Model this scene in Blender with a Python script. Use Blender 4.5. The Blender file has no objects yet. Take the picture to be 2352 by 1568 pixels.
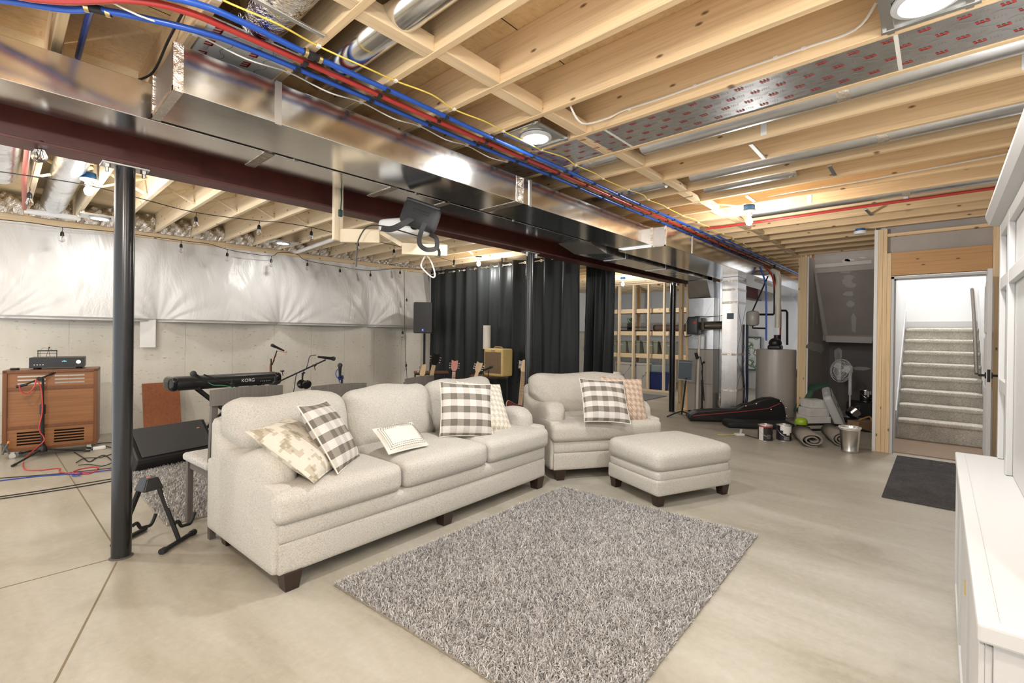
import bpy, math, random
import numpy as np
from mathutils import Vector, Matrix
PI = math.pi
sc = bpy.context.scene
COL = sc.collection
rnd = random.Random(11)

# ---------------------------------------------------------------- camera
FPX, YAW, PITCH, ROLL, DCY, CAMZ = 1080.288, math.radians(42.35133), math.radians(-0.129485), math.radians(0.683495), -13.185, 1.35
FW = Vector((math.cos(YAW)*math.cos(PITCH), math.sin(YAW)*math.cos(PITCH), math.sin(PITCH)))
_r = Vector((math.sin(YAW), -math.cos(YAW), 0)); _u = _r.cross(FW)
RT = _r*math.cos(ROLL)+_u*math.sin(ROLL); UP = -_r*math.sin(ROLL)+_u*math.cos(ROLL)
CAM = Vector((0, 0, CAMZ))
def ray(x, y): return FW+RT*((x-1176)/FPX)-UP*((y-784-DCY)/FPX)
def atz(x, y, z): d = ray(x, y); return CAM+d*((z-CAMZ)/d.z)
def aty(x, y, Y): d = ray(x, y); return CAM+d*(Y/d.y)
def atx(x, y, X): d = ray(x, y); return CAM+d*(X/d.x)
def atd(x, y, d): return CAM+ray(x, y)*d      # d = distance along the view axis

cd = bpy.data.cameras.new('camera'); cam = bpy.data.objects.new('camera', cd); COL.objects.link(cam)
cd.sensor_fit = 'HORIZONTAL'; cd.sensor_width = 36; cd.lens = FPX/2352*36
cd.shift_y = DCY/2352; cd.clip_start = 0.02; cd.clip_end = 200
cam.matrix_world = Matrix(((RT.x, UP.x, -FW.x, 0), (RT.y, UP.y, -FW.y, 0), (RT.z, UP.z, -FW.z, CAMZ), (0, 0, 0, 1)))
sc.camera = cam

# ---------------------------------------------------------------- mesh builder
def frame_from(d, up=Vector((0, 0, 1))):
    d = d.normalized()
    if abs(d.dot(up)) > .98: up = Vector((1, 0, 0)) if abs(d.x) < .9 else Vector((0, 1, 0))
    s = d.cross(up).normalized(); return s, s.cross(d).normalized(), d

class MB:
    def __init__(s): s.v = []; s.f = []; s.m = []; s.cur = 0
    def mat(s, i): s.cur = i; return s
    def add(s, vs, fs, M=None):
        o = len(s.v)
        for p in vs:
            p = Vector(p); s.v.append(M @ p if M is not None else p)
        for f in fs: s.f.append([i+o for i in f]); s.m.append(s.cur)
        return s
    def box(s, x0, x1, y0, y1, z0, z1, M=None):
        return s.add([(x0,y0,z0),(x1,y0,z0),(x1,y1,z0),(x0,y1,z0),(x0,y0,z1),(x1,y0,z1),(x1,y1,z1),(x0,y1,z1)],
                     [(0,3,2,1),(4,5,6,7),(0,1,5,4),(1,2,6,5),(2,3,7,6),(3,0,4,7)], M)
    def hexa(s, b, t):
        return s.add(list(b)+list(t), [(0,3,2,1),(4,5,6,7),(0,1,5,4),(1,2,6,5),(2,3,7,6),(3,0,4,7)])
    def bar(s, p, q, w, h, up=Vector((0,0,1))):
        p, q = Vector(p), Vector(q); a, b, d = frame_from(q-p, up); a = a*w/2; b = b*h/2
        return s.hexa([p-a-b, p+a-b, p+a+b, p-a+b], [q-a-b, q+a-b, q+a+b, q-a+b])
    def tube(s, pts, r, n=8, cap=True, closed=False):
        pts = [Vector(p) for p in pts]; k = len(pts)
        rs = r if isinstance(r, (list, tuple)) else [r]*k
        o = len(s.v); a = None
        for i, p in enumerate(pts):
            if closed: d = pts[(i+1) % k]-pts[i-1]
            else: d = pts[min(i+1, k-1)]-pts[max(i-1, 0)]
            if d.length < 1e-9: d = Vector((0,0,1))
            d.normalize()
            if a is None: a, b, _ = frame_from(d)
            else:
                a = a-d*a.dot(d)
                if a.length < 1e-6: a, b, _ = frame_from(d)
                a.normalize()
            b = a.cross(d)
            for j in range(n):
                t = 2*PI*j/n; s.v.append(p+(a*math.cos(t)+b*math.sin(t))*rs[i])
        for i in range(k if closed else k-1):
            i2 = (i+1) % k
            for j in range(n):
                j2 = (j+1) % n; s.f.append([o+i*n+j, o+i*n+j2, o+i2*n+j2, o+i2*n+j]); s.m.append(s.cur)
        if cap and not closed:
            s.f.append([o+j for j in range(n)][::-1]); s.m.append(s.cur)
            s.f.append([o+(k-1)*n+j for j in range(n)]); s.m.append(s.cur)
        return s
    def cyl(s, p, q, r0, r1=None, n=20):
        return s.tube([p, q], [r0, r0 if r1 is None else r1], n)
    def lathe(s, prof, n=24, M=None, cap=True):
        vs = []; fs = []; k = len(prof)
        for r, z in prof:
            for j in range(n): t = 2*PI*j/n; vs.append((r*math.cos(t), r*math.sin(t), z))
        for i in range(k-1):
            for j in range(n): j2 = (j+1) % n; fs.append((i*n+j, i*n+j2, (i+1)*n+j2, (i+1)*n+j))
        if cap: fs.append(tuple(range(n))[::-1]); fs.append(tuple((k-1)*n+j for j in range(n)))
        return s.add(vs, fs, M)
    def prism(s, poly, t0, t1, M=None):
        k = len(poly)
        vs = [(x, y, t0) for x, y in poly]+[(x, y, t1) for x, y in poly]
        fs = [tuple(range(k))[::-1], tuple(range(k, 2*k))]+[(i, (i+1) % k, (i+1) % k+k, i+k) for i in range(k)]
        return s.add(vs, fs, M)
    def poly(s, pts): return s.add(pts, [tuple(range(len(pts)))])
    def ball(s, c, r, n=14, sc_=(1,1,1)):
        m = max(5, n//2); c = Vector(c)
        prof = [(max(1e-4, math.sin(PI*i/m))*r, -math.cos(PI*i/m)*r) for i in range(m+1)]
        M = Matrix.Translation(c) @ Matrix.Diagonal((*sc_, 1))
        return s.lathe(prof, n, M)
    def grid(s, fn, nu, nv, thick=None):
        o = [fn(i/nu, j/nv) for j in range(nv+1) for i in range(nu+1)]
        fs = [(j*(nu+1)+i, j*(nu+1)+i+1, (j+1)*(nu+1)+i+1, (j+1)*(nu+1)+i) for j in range(nv) for i in range(nu)]
        return s.add(o, fs)
    def rbox(s, cx, cy, cz, sx, sy, sz, r, n=8, puff=(0,0,0), M=None, warp=None):
        # rounded, optionally swollen box
        h = Vector((sx/2, sy/2, sz/2)); r = min(r, h.x, h.y, h.z)
        idx = {}; vs = []; fs = []
        def vert(i, j, k):
            key = (i, j, k)
            if key in idx: return idx[key]
            c = Vector((2*i/n-1, 2*j/n-1, 2*k/n-1))
            def sp(t): return math.copysign(1-(1-abs(t))**1.6, t)
            p = Vector((sp(c.x)*h.x, sp(c.y)*h.y, sp(c.z)*h.z))
            q = Vector([max(-h[a]+r, min(h[a]-r, p[a])) for a in range(3)])
            d = p-q
            if d.length > 1e-7: p = q+d.normalized()*r
            u = Vector((p.x/h.x, p.y/h.y, p.z/h.z))
            p = p+Vector((puff[0]*u.x*(1-u.y**2)*(1-u.z**2), puff[1]*u.y*(1-u.x**2)*(1-u.z**2), puff[2]*u.z*(1-u.x**2)*(1-u.y**2)))
            if warp: p = warp(p, u)
            idx[key] = len(vs); vs.append(p+Vector((cx, cy, cz))); return idx[key]
        for a in range(n):
            for b in range(n):
                for side in (0, n):
                    q = [(a,b),(a+1,b),(a+1,b+1),(a,b+1)]
                    for ax in range(3):
                        ks = []
                        for (e, g) in q:
                            t = [0,0,0]; t[ax] = side; t[(ax+1) % 3] = e; t[(ax+2) % 3] = g; ks.append(vert(*t))
                        fs.append(tuple(ks) if side else tuple(ks[::-1]))
        return s.add(vs, fs, M)
    def build(s, name, mats, parent=None, smooth=False, bevel=0, sub=0, at=None, solid=0):
        me = bpy.data.meshes.new(name)
        vs = s.v
        off = Vector((0,0,0))
        if parent is None:
            if at is not None: off = Vector(at)
            elif vs:
                xs = [p.x for p in vs]; ys = [p.y for p in vs]; zs = [p.z for p in vs]
                off = Vector(((min(xs)+max(xs))/2, (min(ys)+max(ys))/2, min(zs)))
        me.from_pydata([tuple(p-off) for p in vs], [], s.f)
        if not isinstance(mats, (list, tuple)): mats = [mats]
        for m in mats: me.materials.append(m)
        if len(mats) > 1: me.polygons.foreach_set('material_index', s.m)
        if smooth: me.polygons.foreach_set('use_smooth', [True]*len(me.polygons))
        me.update()
        if smooth: me.set_sharp_from_angle(angle=.75)
        o = bpy.data.objects.new(name, me); COL.objects.link(o); o.location = off
        if parent is not None: o.parent = parent
        if bevel:
            b = o.modifiers.new('bevel', 'BEVEL'); b.width = bevel; b.segments = 2; b.limit_method = 'ANGLE'; b.angle_limit = math.radians(40)
        if solid:
            b = o.modifiers.new('solid', 'SOLIDIFY'); b.thickness = solid; b.offset = 0
        if sub:
            b = o.modifiers.new('sub', 'SUBSURF'); b.levels = sub; b.render_levels = sub
        return o

def tag(o, label, cat, group=None, kind=None):
    o['label'] = label; o['category'] = cat
    if group: o['group'] = group
    if kind: o['kind'] = kind
    return o
def thing(name, label, cat, loc=(0,0,0), rz=0, group=None):
    o = bpy.data.objects.new(name, None); COL.objects.link(o); o.location = loc; o.rotation_euler = (0, 0, rz)
    o.empty_display_size = .1
    return tag(o, label, cat, group)
def struct(o): o['kind'] = 'structure'; return o
def dup(root, loc=None, rz=None, label=None, M=None):
    r = root.copy(); COL.objects.link(r)
    if loc is not None: r.location = loc
    if rz is not None: r.rotation_euler = (0, 0, rz)
    if label: r['label'] = label
    for ch in list(root.children):
        c = ch.copy(); COL.objects.link(c); c.parent = r
        for g in list(ch.children):
            d = g.copy(); COL.objects.link(d); d.parent = c
    return r
def smoothpath(pts, k=6):
    pts = [Vector(p) for p in pts]; out = []
    n = len(pts)
    for i in range(n-1):
        p0 = pts[max(i-1,0)]; p1 = pts[i]; p2 = pts[i+1]; p3 = pts[min(i+2,n-1)]
        for j in range(k):
            t = j/k
            out.append(.5*((2*p1)+(p2-p0)*t+(2*p0-5*p1+4*p2-p3)*t*t+(3*p1-p0-3*p2+p3)*t**3))
    out.append(pts[-1]); return out
def text_mb(txt, size, M, extrude=.0006):
    cu = bpy.data.curves.new('txt', 'FONT'); cu.body = txt; cu.size = size; cu.extrude = extrude; cu.align_x = 'CENTER'; cu.align_y = 'CENTER'; cu.resolution_u = 3
    ob = bpy.data.objects.new('txt', cu); COL.objects.link(ob)
    me = bpy.data.meshes.new_from_object(ob.evaluated_get(bpy.context.evaluated_depsgraph_get()))
    mb = MB(); mb.add([v.co.copy() for v in me.vertices], [tuple(p.vertices) for p in me.polygons], M)
    bpy.data.objects.remove(ob); bpy.data.curves.remove(cu); bpy.data.meshes.remove(me)
    return mb
def R3(a, ax): return Matrix.Rotation(a, 4, ax)
def T3(*p): return Matrix.Translation(Vector(p))
ORD = ['first','second','third','fourth','fifth','sixth','seventh','eighth','ninth','tenth','eleventh','twelfth','thirteenth','fourteenth','fifteenth','sixteenth','seventeenth','eighteenth','nineteenth','twentieth']
def ordn(i):
    if i < 20: return ORD[i]
    return 'twenty-'+ORD[i-20] if i < 29 else ('thirtieth' if i == 29 else 'thirty-'+ORD[i-30])
# ---------------------------------------------------------------- materials
def new(name):
    m = bpy.data.materials.new(name); m.use_nodes = True
    nt = m.node_tree; b = nt.nodes['Principled BSDF']
    return m, nt, b
def N(nt, t, **k):
    n = nt.nodes.new(t)
    for a, v in k.items():
        if a in n.inputs.keys(): n.inputs[a].default_value = v
        else: setattr(n, a, v)
    return n
def L(nt, a, b): nt.links.new(a, b)
def coords(nt, scale=(1,1,1), rand=True, rot=(0,0,0)):
    tc = N(nt, 'ShaderNodeTexCoord'); mp = N(nt, 'ShaderNodeMapping'); mp.inputs['Scale'].default_value = scale; mp.inputs['Rotation'].default_value = rot
    if rand:
        oi = N(nt, 'ShaderNodeObjectInfo'); mu = N(nt, 'ShaderNodeMath', operation='MULTIPLY'); mu.inputs[1].default_value = 57.3
        va = N(nt, 'ShaderNodeVectorMath', operation='ADD')
        L(nt, oi.outputs['Random'], mu.inputs[0]); L(nt, tc.outputs['Object'], va.inputs[0]); L(nt, mu.outputs[0], va.inputs[1]); L(nt, va.outputs[0], mp.inputs['Vector'])
    else: L(nt, tc.outputs['Object'], mp.inputs['Vector'])
    return mp.outputs['Vector']
def ramp(nt, src, stops, interp='LINEAR'):
    r = N(nt, 'ShaderNodeValToRGB'); r.color_ramp.interpolation = interp
    el = r.color_ramp.elements
    while len(el) > 1: el.remove(el[0])
    el[0].position = stops[0][0]; el[0].color = (*stops[0][1], 1)
    for p, c in stops[1:]:
        e = el.new(p); e.color = (*c, 1)
    if src is not None: L(nt, src, r.inputs['Fac'])
    return r.outputs['Color']
def mix(nt, f, a, b, mode='MIX'):
    m = N(nt, 'ShaderNodeMix', data_type='RGBA', blend_type=mode)
    for sock, v in ((m.inputs[0], f), (m.inputs[6], a), (m.inputs[7], b)):
        if hasattr(v, 'node'): L(nt, v, sock)
        elif isinstance(v, (int, float)): sock.default_value = v
        else: sock.default_value = (*v, 1)
    return m.outputs[2]
def noise(nt, vec, scale, detail=3, rough=.5, dist=0):
    n = N(nt, 'ShaderNodeTexNoise'); n.inputs['Scale'].default_value = scale; n.inputs['Detail'].default_value = detail; n.inputs['Roughness'].default_value = rough; n.inputs['Distortion'].default_value = dist
    L(nt, vec, n.inputs['Vector']); return n
def bump(nt, b, h, strength=.3, dist=.01):
    n = N(nt, 'ShaderNodeBump'); n.inputs['Strength'].default_value = strength; n.inputs['Distance'].default_value = dist
    L(nt, h, n.inputs['Height']); L(nt, n.outputs[0], b.inputs['Normal'])
def plain(name, col, rough=.5, metal=0, spec=None, emit=0, var=0, vs=8, bmp=0, bs=60, coat=0, sheen=0):
    m, nt, b = new(name)
    b.inputs['Base Color'].default_value = (*col, 1); b.inputs['Roughness'].default_value = rough; b.inputs['Metallic'].default_value = metal
    if spec is not None: b.inputs['Specular IOR Level'].default_value = spec
    if coat: b.inputs['Coat Weight'].default_value = coat
    if sheen: b.inputs['Sheen Weight'].default_value = sheen
    if emit: b.inputs['Emission Color'].default_value = (*col, 1); b.inputs['Emission Strength'].default_value = emit
    vec = coords(nt) if (var or bmp) else None
    if var:
        n = noise(nt, vec, vs, 4, .6)
        L(nt, ramp(nt, n.outputs['Fac'], [(.3, tuple(c*(1-var) for c in col)), (.7, tuple(min(1, c*(1+var)) for c in col))]), b.inputs['Base Color'])
    if bmp: bump(nt, b, noise(nt, vec, bs, 3).outputs['Fac'], bmp, .004)
    return m
def sepxyz(nt, vec):
    s = N(nt, 'ShaderNodeSeparateXYZ'); L(nt, vec, s.inputs[0]); return s.outputs
def wood(name, light, dark, axis=0, scale=1.0, rough=.6, knots=True, knotcol=(.13,.06,.025), contrast=1.0):
    m, nt, b = new(name)
    s = [9*scale]*3; s[axis] = .55*scale
    v = coords(nt, s); vf = coords(nt, tuple(75*scale if i != axis else 1.6*scale for i in range(3))); v2 = coords(nt, tuple(1.0 if i != axis else .12 for i in range(3)))
    n1 = noise(nt, v, 2.2, 5, .6, .6); n2 = noise(nt, v2, 3.5, 2, .5)
    md = tuple((a+c)/2 for a, c in zip(light, dark))
    c1 = ramp(nt, n1.outputs['Fac'], [(.25, dark), (.5, md), (.75, light)])
    c2 = ramp(nt, n2.outputs['Fac'], [(.3, tuple(x*.80 for x in light)), (.7, light)])
    c = mix(nt, .55, c1, c2)
    nf = noise(nt, vf, 1.0, 3, .6, .4)
    c = mix(nt, .35, c, ramp(nt, nf.outputs['Fac'], [(.32, tuple(x*.62 for x in dark)), (.52, md), (.7, light)]))
    if knots:
        kx = sepxyz(nt, coords(nt)); cb = N(nt, 'ShaderNodeCombineXYZ'); ka = N(nt, 'ShaderNodeMath', operation='MULTIPLY'); ka.inputs[1].default_value = 2.7; L(nt, kx[axis], ka.inputs[0])
        kb = N(nt, 'ShaderNodeMath', operation='MULTIPLY'); kb.inputs[1].default_value = 6.5; L(nt, kx[2 if axis != 2 else 1], kb.inputs[0]); L(nt, ka.outputs[0], cb.inputs[0]); L(nt, kb.outputs[0], cb.inputs[1])
        vo = N(nt, 'ShaderNodeTexVoronoi', voronoi_dimensions='2D'); vo.inputs['Scale'].default_value = 1.0; L(nt, cb.outputs[0], vo.inputs['Vector'])
        k = ramp(nt, vo.outputs['Distance'], [(.0, (1,1,1)), (.035, (.75,.75,.75)), (.065, (0,0,0))])
        sp = N(nt, 'ShaderNodeSeparateColor'); L(nt, vo.outputs['Color'], sp.inputs[0])
        g = N(nt, 'ShaderNodeMath', operation='GREATER_THAN'); g.inputs[1].default_value = .42; L(nt, sp.outputs[0], g.inputs[0])
        f = N(nt, 'ShaderNodeMath', operation='MULTIPLY'); L(nt, k, f.inputs[0]); L(nt, g.outputs[0], f.inputs[1])
        c = mix(nt, f.outputs[0], c, knotcol)
    L(nt, c, b.inputs['Base Color']); b.inputs['Roughness'].default_value = rough; b.inputs['Specular IOR Level'].default_value = .3
    bump(nt, b, n1.outputs['Fac'], .12, .004)
    return m
def osb(name, a, bcol, c3):
    m, nt, b = new(name)
    v = coords(nt, (1, 3.2, 1), False); w = coords(nt, (3.2, 1, 1), False)
    n1 = noise(nt, v, 9, 4, .7, 1.2); n2 = noise(nt, w, 8, 4, .7, 1.2); n3 = noise(nt, coords(nt, (1,1,1), False), 1.7, 3)
    mk = ramp(nt, noise(nt, v, 5, 1).outputs['Fac'], [(.48, (0,0,0)), (.52, (1,1,1))])
    f = mix(nt, mk, n1.outputs['Fac'], n2.outputs['Fac'])
    col = ramp(nt, f, [(.3, c3), (.48, a), (.7, bcol)])
    L(nt, mix(nt, .5, col, ramp(nt, n3.outputs['Fac'], [(.3, tuple(x*.7 for x in a)), (.7, bcol)])), b.inputs['Base Color'])
    b.inputs['Roughness'].default_value = .75
    return m
def galv(name, col=(.80,.79,.77), rough=.16, rv=.12, bmp=.05, bs=1.6):
    m, nt, b = new(name); v = coords(nt)
    b.inputs['Metallic'].default_value = 1
    n = noise(nt, v, 7, 5, .7); n2 = noise(nt, v, 60, 3, .6)
    L(nt, ramp(nt, n.outputs['Fac'], [(.3, tuple(c*.86 for c in col)), (.7, col)]), b.inputs['Base Color'])
    mr = N(nt, 'ShaderNodeMapRange'); mr.inputs['To Min'].default_value = rough; mr.inputs['To Max'].default_value = rough+rv
    L(nt, mix(nt, .5, n.outputs['Fac'], n2.outputs['Fac']), mr.inputs['Value']); L(nt, mr.outputs[0], b.inputs['Roughness'])
    bump(nt, b, noise(nt, v, bs, 2).outputs['Fac'], bmp, .05)
    return m
def fabric(name, col, var=.12, scale=230, bmp=.5, rough=.9):
    m, nt, b = new(name); v = coords(nt)
    n = noise(nt, v, scale, 2, .7); n2 = noise(nt, v, 4, 3)
    c = ramp(nt, n.outputs['Fac'], [(.3, tuple(x*(1-2*var) for x in col)), (.5, col), (.7, tuple(min(1, x*(1+var)) for x in col))])
    c = mix(nt, .35, c, ramp(nt, n2.outputs['Fac'], [(.3, tuple(x*.9 for x in col)), (.7, col)]))
    L(nt, c, b.inputs['Base Color']); b.inputs['Roughness'].default_value = rough; b.inputs['Specular IOR Level'].default_value = .15
    bump(nt, b, n.outputs['Fac'], bmp, .003)
    return m
def check(nt, x, period, duty=.5):
    mu = N(nt, 'ShaderNodeMath', operation='MULTIPLY'); mu.inputs[1].default_value = 1/period; L(nt, x, mu.inputs[0])
    fr = N(nt, 'ShaderNodeMath', operation='FRACT'); L(nt, mu.outputs[0], fr.inputs[0])
    lt = N(nt, 'ShaderNodeMath', operation='LESS_THAN'); lt.inputs[1].default_value = duty; L(nt, fr.outputs[0], lt.inputs[0])
    return lt.outputs[0]
def plaid(name):
    m, nt, b = new(name); v = coords(nt, (1,1,1), False)
    tc = N(nt, 'ShaderNodeVectorMath', operation='ADD'); tc.inputs[1].default_value = (10.026, 10.02, 0); L(nt, v, tc.inputs[0])
    xyz = sepxyz(nt, tc.outputs[0])
    a = check(nt, xyz[0], .104); c = check(nt, xyz[1], .104)
    col = mix(nt, c, mix(nt, a, (.74,.71,.66), (.60,.56,.525)), mix(nt, a, (.33,.30,.26), (.19,.17,.145)))
    n = noise(nt, v, 260, 2, .7)
    col = mix(nt, .5, col, ramp(nt, n.outputs['Fac'], [(.35, (.55,.55,.55)), (.65, (1,1,1))]), 'MULTIPLY')
    L(nt, col, b.inputs['Base Color']); b.inputs['Roughness'].default_value = .9; b.inputs['Specular IOR Level'].default_value = .15
    bump(nt, b, n.outputs['Fac'], .3, .003); return m
def blocky(name, base, dark, mid, cell=.012, thr=.53, rot=0, sc_=4.5, stretch=(1,1,1)):
    # woven pattern of stepped blotches
    m, nt, b = new(name); v = coords(nt, stretch, False, (0,0,rot))
    sn = N(nt, 'ShaderNodeVectorMath', operation='SNAP'); sn.inputs[1].default_value = (cell, cell, 10); L(nt, v, sn.inputs[0])
    n = noise(nt, sn.outputs[0], sc_, 2, .5); n2 = noise(nt, sn.outputs[0], sc_*1.9, 2, .5)
    c = ramp(nt, n.outputs['Fac'], [(0, base), (thr, mid), (thr+.055, dark)], 'CONSTANT')
    c = mix(nt, ramp(nt, n2.outputs['Fac'], [(0, (0,0,0)), (.6, (1,1,1))], 'CONSTANT'), c, mid)
    f = noise(nt, coords(nt), 260, 2, .7)
    c = mix(nt, .3, c, ramp(nt, f.outputs['Fac'], [(.35, (.6,.6,.6)), (.65, (1,1,1))]), 'MULTIPLY')
    L(nt, c, b.inputs['Base Color']); b.inputs['Roughness'].default_value = .9; b.inputs['Specular IOR Level'].default_value = .15
    bump(nt, b, f.outputs['Fac'], .25, .003); return m
def houndstooth(name, base, dark, cell=.036):
    m, nt, b = new(name); v = coords(nt, (1,1,1), False)
    sn = N(nt, 'ShaderNodeVectorMath', operation='SNAP'); sn.inputs[1].default_value = (cell/5, cell/5, 10); L(nt, v, sn.inputs[0])
    ad = N(nt, 'ShaderNodeVectorMath', operation='ADD'); ad.inputs[1].default_value = (9*cell*4, 9*cell*4, 0); L(nt, sn.outputs[0], ad.inputs[0])
    x, y, _ = sepxyz(nt, ad.outputs[0])
    a = check(nt, x, cell*1.6); c = check(nt, y, cell*1.6)
    s = N(nt, 'ShaderNodeMath', operation='ADD'); L(nt, x, s.inputs[0]); L(nt, y, s.inputs[1])
    dg = check(nt, s.outputs[0], cell*.8)
    both = N(nt, 'ShaderNodeMath', operation='MULTIPLY'); L(nt, a, both.inputs[0]); L(nt, c, both.inputs[1])
    xr = N(nt, 'ShaderNodeMath', operation='SUBTRACT'); L(nt, a, xr.inputs[0]); L(nt, c, xr.inputs[1])
    ab = N(nt, 'ShaderNodeMath', operation='ABSOLUTE'); L(nt, xr.outputs[0], ab.inputs[0])
    f2 = N(nt, 'ShaderNodeMath', operation='MULTIPLY'); L(nt, ab.outputs[0], f2.inputs[0]); L(nt, dg, f2.inputs[1])
    f = N(nt, 'ShaderNodeMath', operation='MAXIMUM'); L(nt, both.outputs[0], f.inputs[0]); L(nt, f2.outputs[0], f.inputs[1])
    L(nt, mix(nt, f.outputs[0], base, dark), b.inputs['Base Color']); b.inputs['Roughness'].default_value = .9; b.inputs['Specular IOR Level'].default_value = .15
    bump(nt, b, noise(nt, coords(nt), 260, 2).outputs['Fac'], .25, .003); return m
def emis(name, col, s):
    m, nt, b = new(name); b.inputs['Base Color'].default_value = (0,0,0,1)
    b.inputs['Emission Color'].default_value = (*col, 1); b.inputs['Emission Strength'].default_value = s; return m
def glass(name, col=(1,1,1), rough=.02):
    m, nt, b = new(name); b.inputs['Base Color'].default_value = (*col, 1); b.inputs['Roughness'].default_value = rough; b.inputs['Transmission Weight'].default_value = 1; b.inputs['IOR'].default_value = 1.3; return m
def concrete_floor():
    m, nt, b = new('polished_concrete'); v = coords(nt, (1,1,1), False)
    n1 = noise(nt, v, .55, 4, .55, .5); n2 = noise(nt, coords(nt, (1.0, .28, 1), False, (0,0,.6)), 3.0, 6, .65, .5); n3 = noise(nt, v, 26, 4, .7)
    c = ramp(nt, n1.outputs['Fac'], [(.3, (.22,.195,.145)), (.5, (.38,.352,.28)), (.72, (.50,.485,.43))])
    c = mix(nt, .6, c, ramp(nt, n2.outputs['Fac'], [(.28, (.19,.165,.12)), (.45, (.38,.352,.285)), (.68, (.54,.525,.475))]))
    c = mix(nt, .3, c, ramp(nt, n3.outputs['Fac'], [(.3, (.34,.31,.26)), (.7, (.50,.475,.43))]))
    L(nt, c, b.inputs['Base Color']); b.inputs['Specular IOR Level'].default_value = .4
    mr = N(nt, 'ShaderNodeMapRange'); mr.inputs['To Min'].default_value = .28; mr.inputs['To Max'].default_value = .55
    L(nt, n2.outputs['Fac'], mr.inputs['Value']); L(nt, mr.outputs[0], b.inputs['Roughness'])
    bump(nt, b, n3.outputs['Fac'], .06, .004); return m
def concrete_wall():
    m, nt, b = new('cast_concrete'); v = coords(nt, (1,1,1), False)
    n1 = noise(nt, coords(nt, (1,1,.5), False), 1.5, 5, .6); n2 = noise(nt, coords(nt, (.35,1,1), False), 42, 3, .6)
    c = ramp(nt, n1.outputs['Fac'], [(.3, (.62,.58,.50)), (.7, (.77,.74,.67))])
    pk = ramp(nt, n2.outputs['Fac'], [(.30, (.45,.42,.37)), (.39, (1,1,1))])
    c = mix(nt, .8, c, pk, 'MULTIPLY')
    xyz = sepxyz(nt, v)
    st = check(nt, xyz[0], .61, .008)
    c = mix(nt, ramp(nt, noise(nt, v, 3, 2).outputs['Fac'], [(.35, (.2,.2,.2)), (.6, (.9,.9,.9))]), c, mix(nt, st, c, (.30,.24,.18)))
    L(nt, c, b.inputs['Base Color']); b.inputs['Roughness'].default_value = .85; bump(nt, b, n2.outputs['Fac'], .2, .004); return m
def poly_sheet(name, col=(.80,.78,.75), rough=.3):
    m, nt, b = new(name); v = coords(nt, (1,1,1), False)
    n = noise(nt, coords(nt, (1,1,.35), False), 3.2, 4, .6, 1.0)
    b.inputs['Base Color'].default_value = (*col, 1); b.inputs['Roughness'].default_value = rough; b.inputs['Specular IOR Level'].default_value = .6
    bump(nt, b, n.outputs['Fac'], .55, .05); return m
def foil(name, rough=.22, sc_=14):
    m, nt, b = new(name); v = coords(nt); b.inputs['Metallic'].default_value = 1; b.inputs['Base Color'].default_value = (.80,.74,.66,1); b.inputs['Roughness'].default_value = rough
    n = noise(nt, v, sc_, 4, .7, .8); bump(nt, b, n.outputs['Fac'], .9, .04); return m
def carpet(name, a, c, sc_=70):
    m, nt, b = new(name); v = coords(nt, (1,1,1), False); n = noise(nt, v, sc_, 3, .8); n2 = noise(nt, v, 5, 3)
    L(nt, mix(nt, .35, ramp(nt, n.outputs['Fac'], [(.35, a), (.65, c)]), ramp(nt, n2.outputs['Fac'], [(.3, a), (.7, c)])), b.inputs['Base Color'])
    b.inputs['Roughness'].default_value = 1; b.inputs['Specular IOR Level'].default_value = .05; bump(nt, b, n.outputs['Fac'], 1, .012); return m
def pile_mat(name, a, c):
    m, nt, b = new(name)
    g = N(nt, 'ShaderNodeNewGeometry')
    n2 = noise(nt, coords(nt, (1,1,1), False), 2.2, 4, .6)
    cc = ramp(nt, g.outputs['Random Per Island'], [(0, a), (1, c)])
    cc = mix(nt, .7, cc, ramp(nt, n2.outputs['Fac'], [(.3, (.78,.78,.80)), (.7, (1,1,1))]), 'MULTIPLY')
    L(nt, cc, b.inputs['Base Color']); b.inputs['Roughness'].default_value = .8; b.inputs['Specular IOR Level'].default_value = .2
    return m

M_joist = wood('spruce_joist', (.84,.625,.375), (.69,.465,.245), 1)
M_joistL = wood('pale_spruce_joist', (.90,.75,.53), (.82,.64,.41), 1)
M_wx = wood('lumber_along_x', (.86,.67,.43), (.72,.50,.28), 0)
M_wz = wood('lumber_upright', (.84,.64,.40), (.68,.47,.25), 2)
M_pale = plain('white_pine_board', (.82,.69,.49), .6, var=.06, vs=5)
M_palez = wood('white_pine_upright', (.86,.73,.53), (.79,.64,.43), 2, knots=False)
M_hdr = wood('fir_header', (.62,.37,.17), (.45,.24,.10), 1, .8)
M_osb = osb('oriented_strand_board', (.66,.45,.22), (.82,.60,.33), (.42,.25,.10))
M_plyc = osb('pale_plywood_deck', (.78,.62,.38), (.86,.72,.48), (.66,.50,.28))
M_galv = galv('galvanized_sheet', (.82,.815,.80), .10, .12, .04)
M_galv2 = galv('galvanized_sheet_dull', (.72,.73,.74), .25, .15, .08, 2.5)
M_crease = galv('galvanized_sheet_wavy', (.76,.78,.80), .2, .12, .5, 3.5)
M_fskraft = galv('foil_facing', (.70,.70,.70), .28, .15, .12, 3)
M_foil = foil('crinkled_foil')
M_tape = foil('foil_tape', .25, 26); M_tape.node_tree.nodes['Bump'].inputs['Strength'].default_value = .35
M_flatmetal = plain('zinc_bracket', (.62,.62,.60), .35, 1)
M_ins_w = plain('white_liner', (.78,.75,.70), .55, var=.06)
M_print_red = plain('red_print', (.42,.04,.03), .6)
M_print_gray = plain('gray_print', (.30,.29,.28), .6)
M_beam = plain('red_oxide_steel', (.085,.021,.016), .42, 0, .45, var=.25, vs=5)
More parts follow.
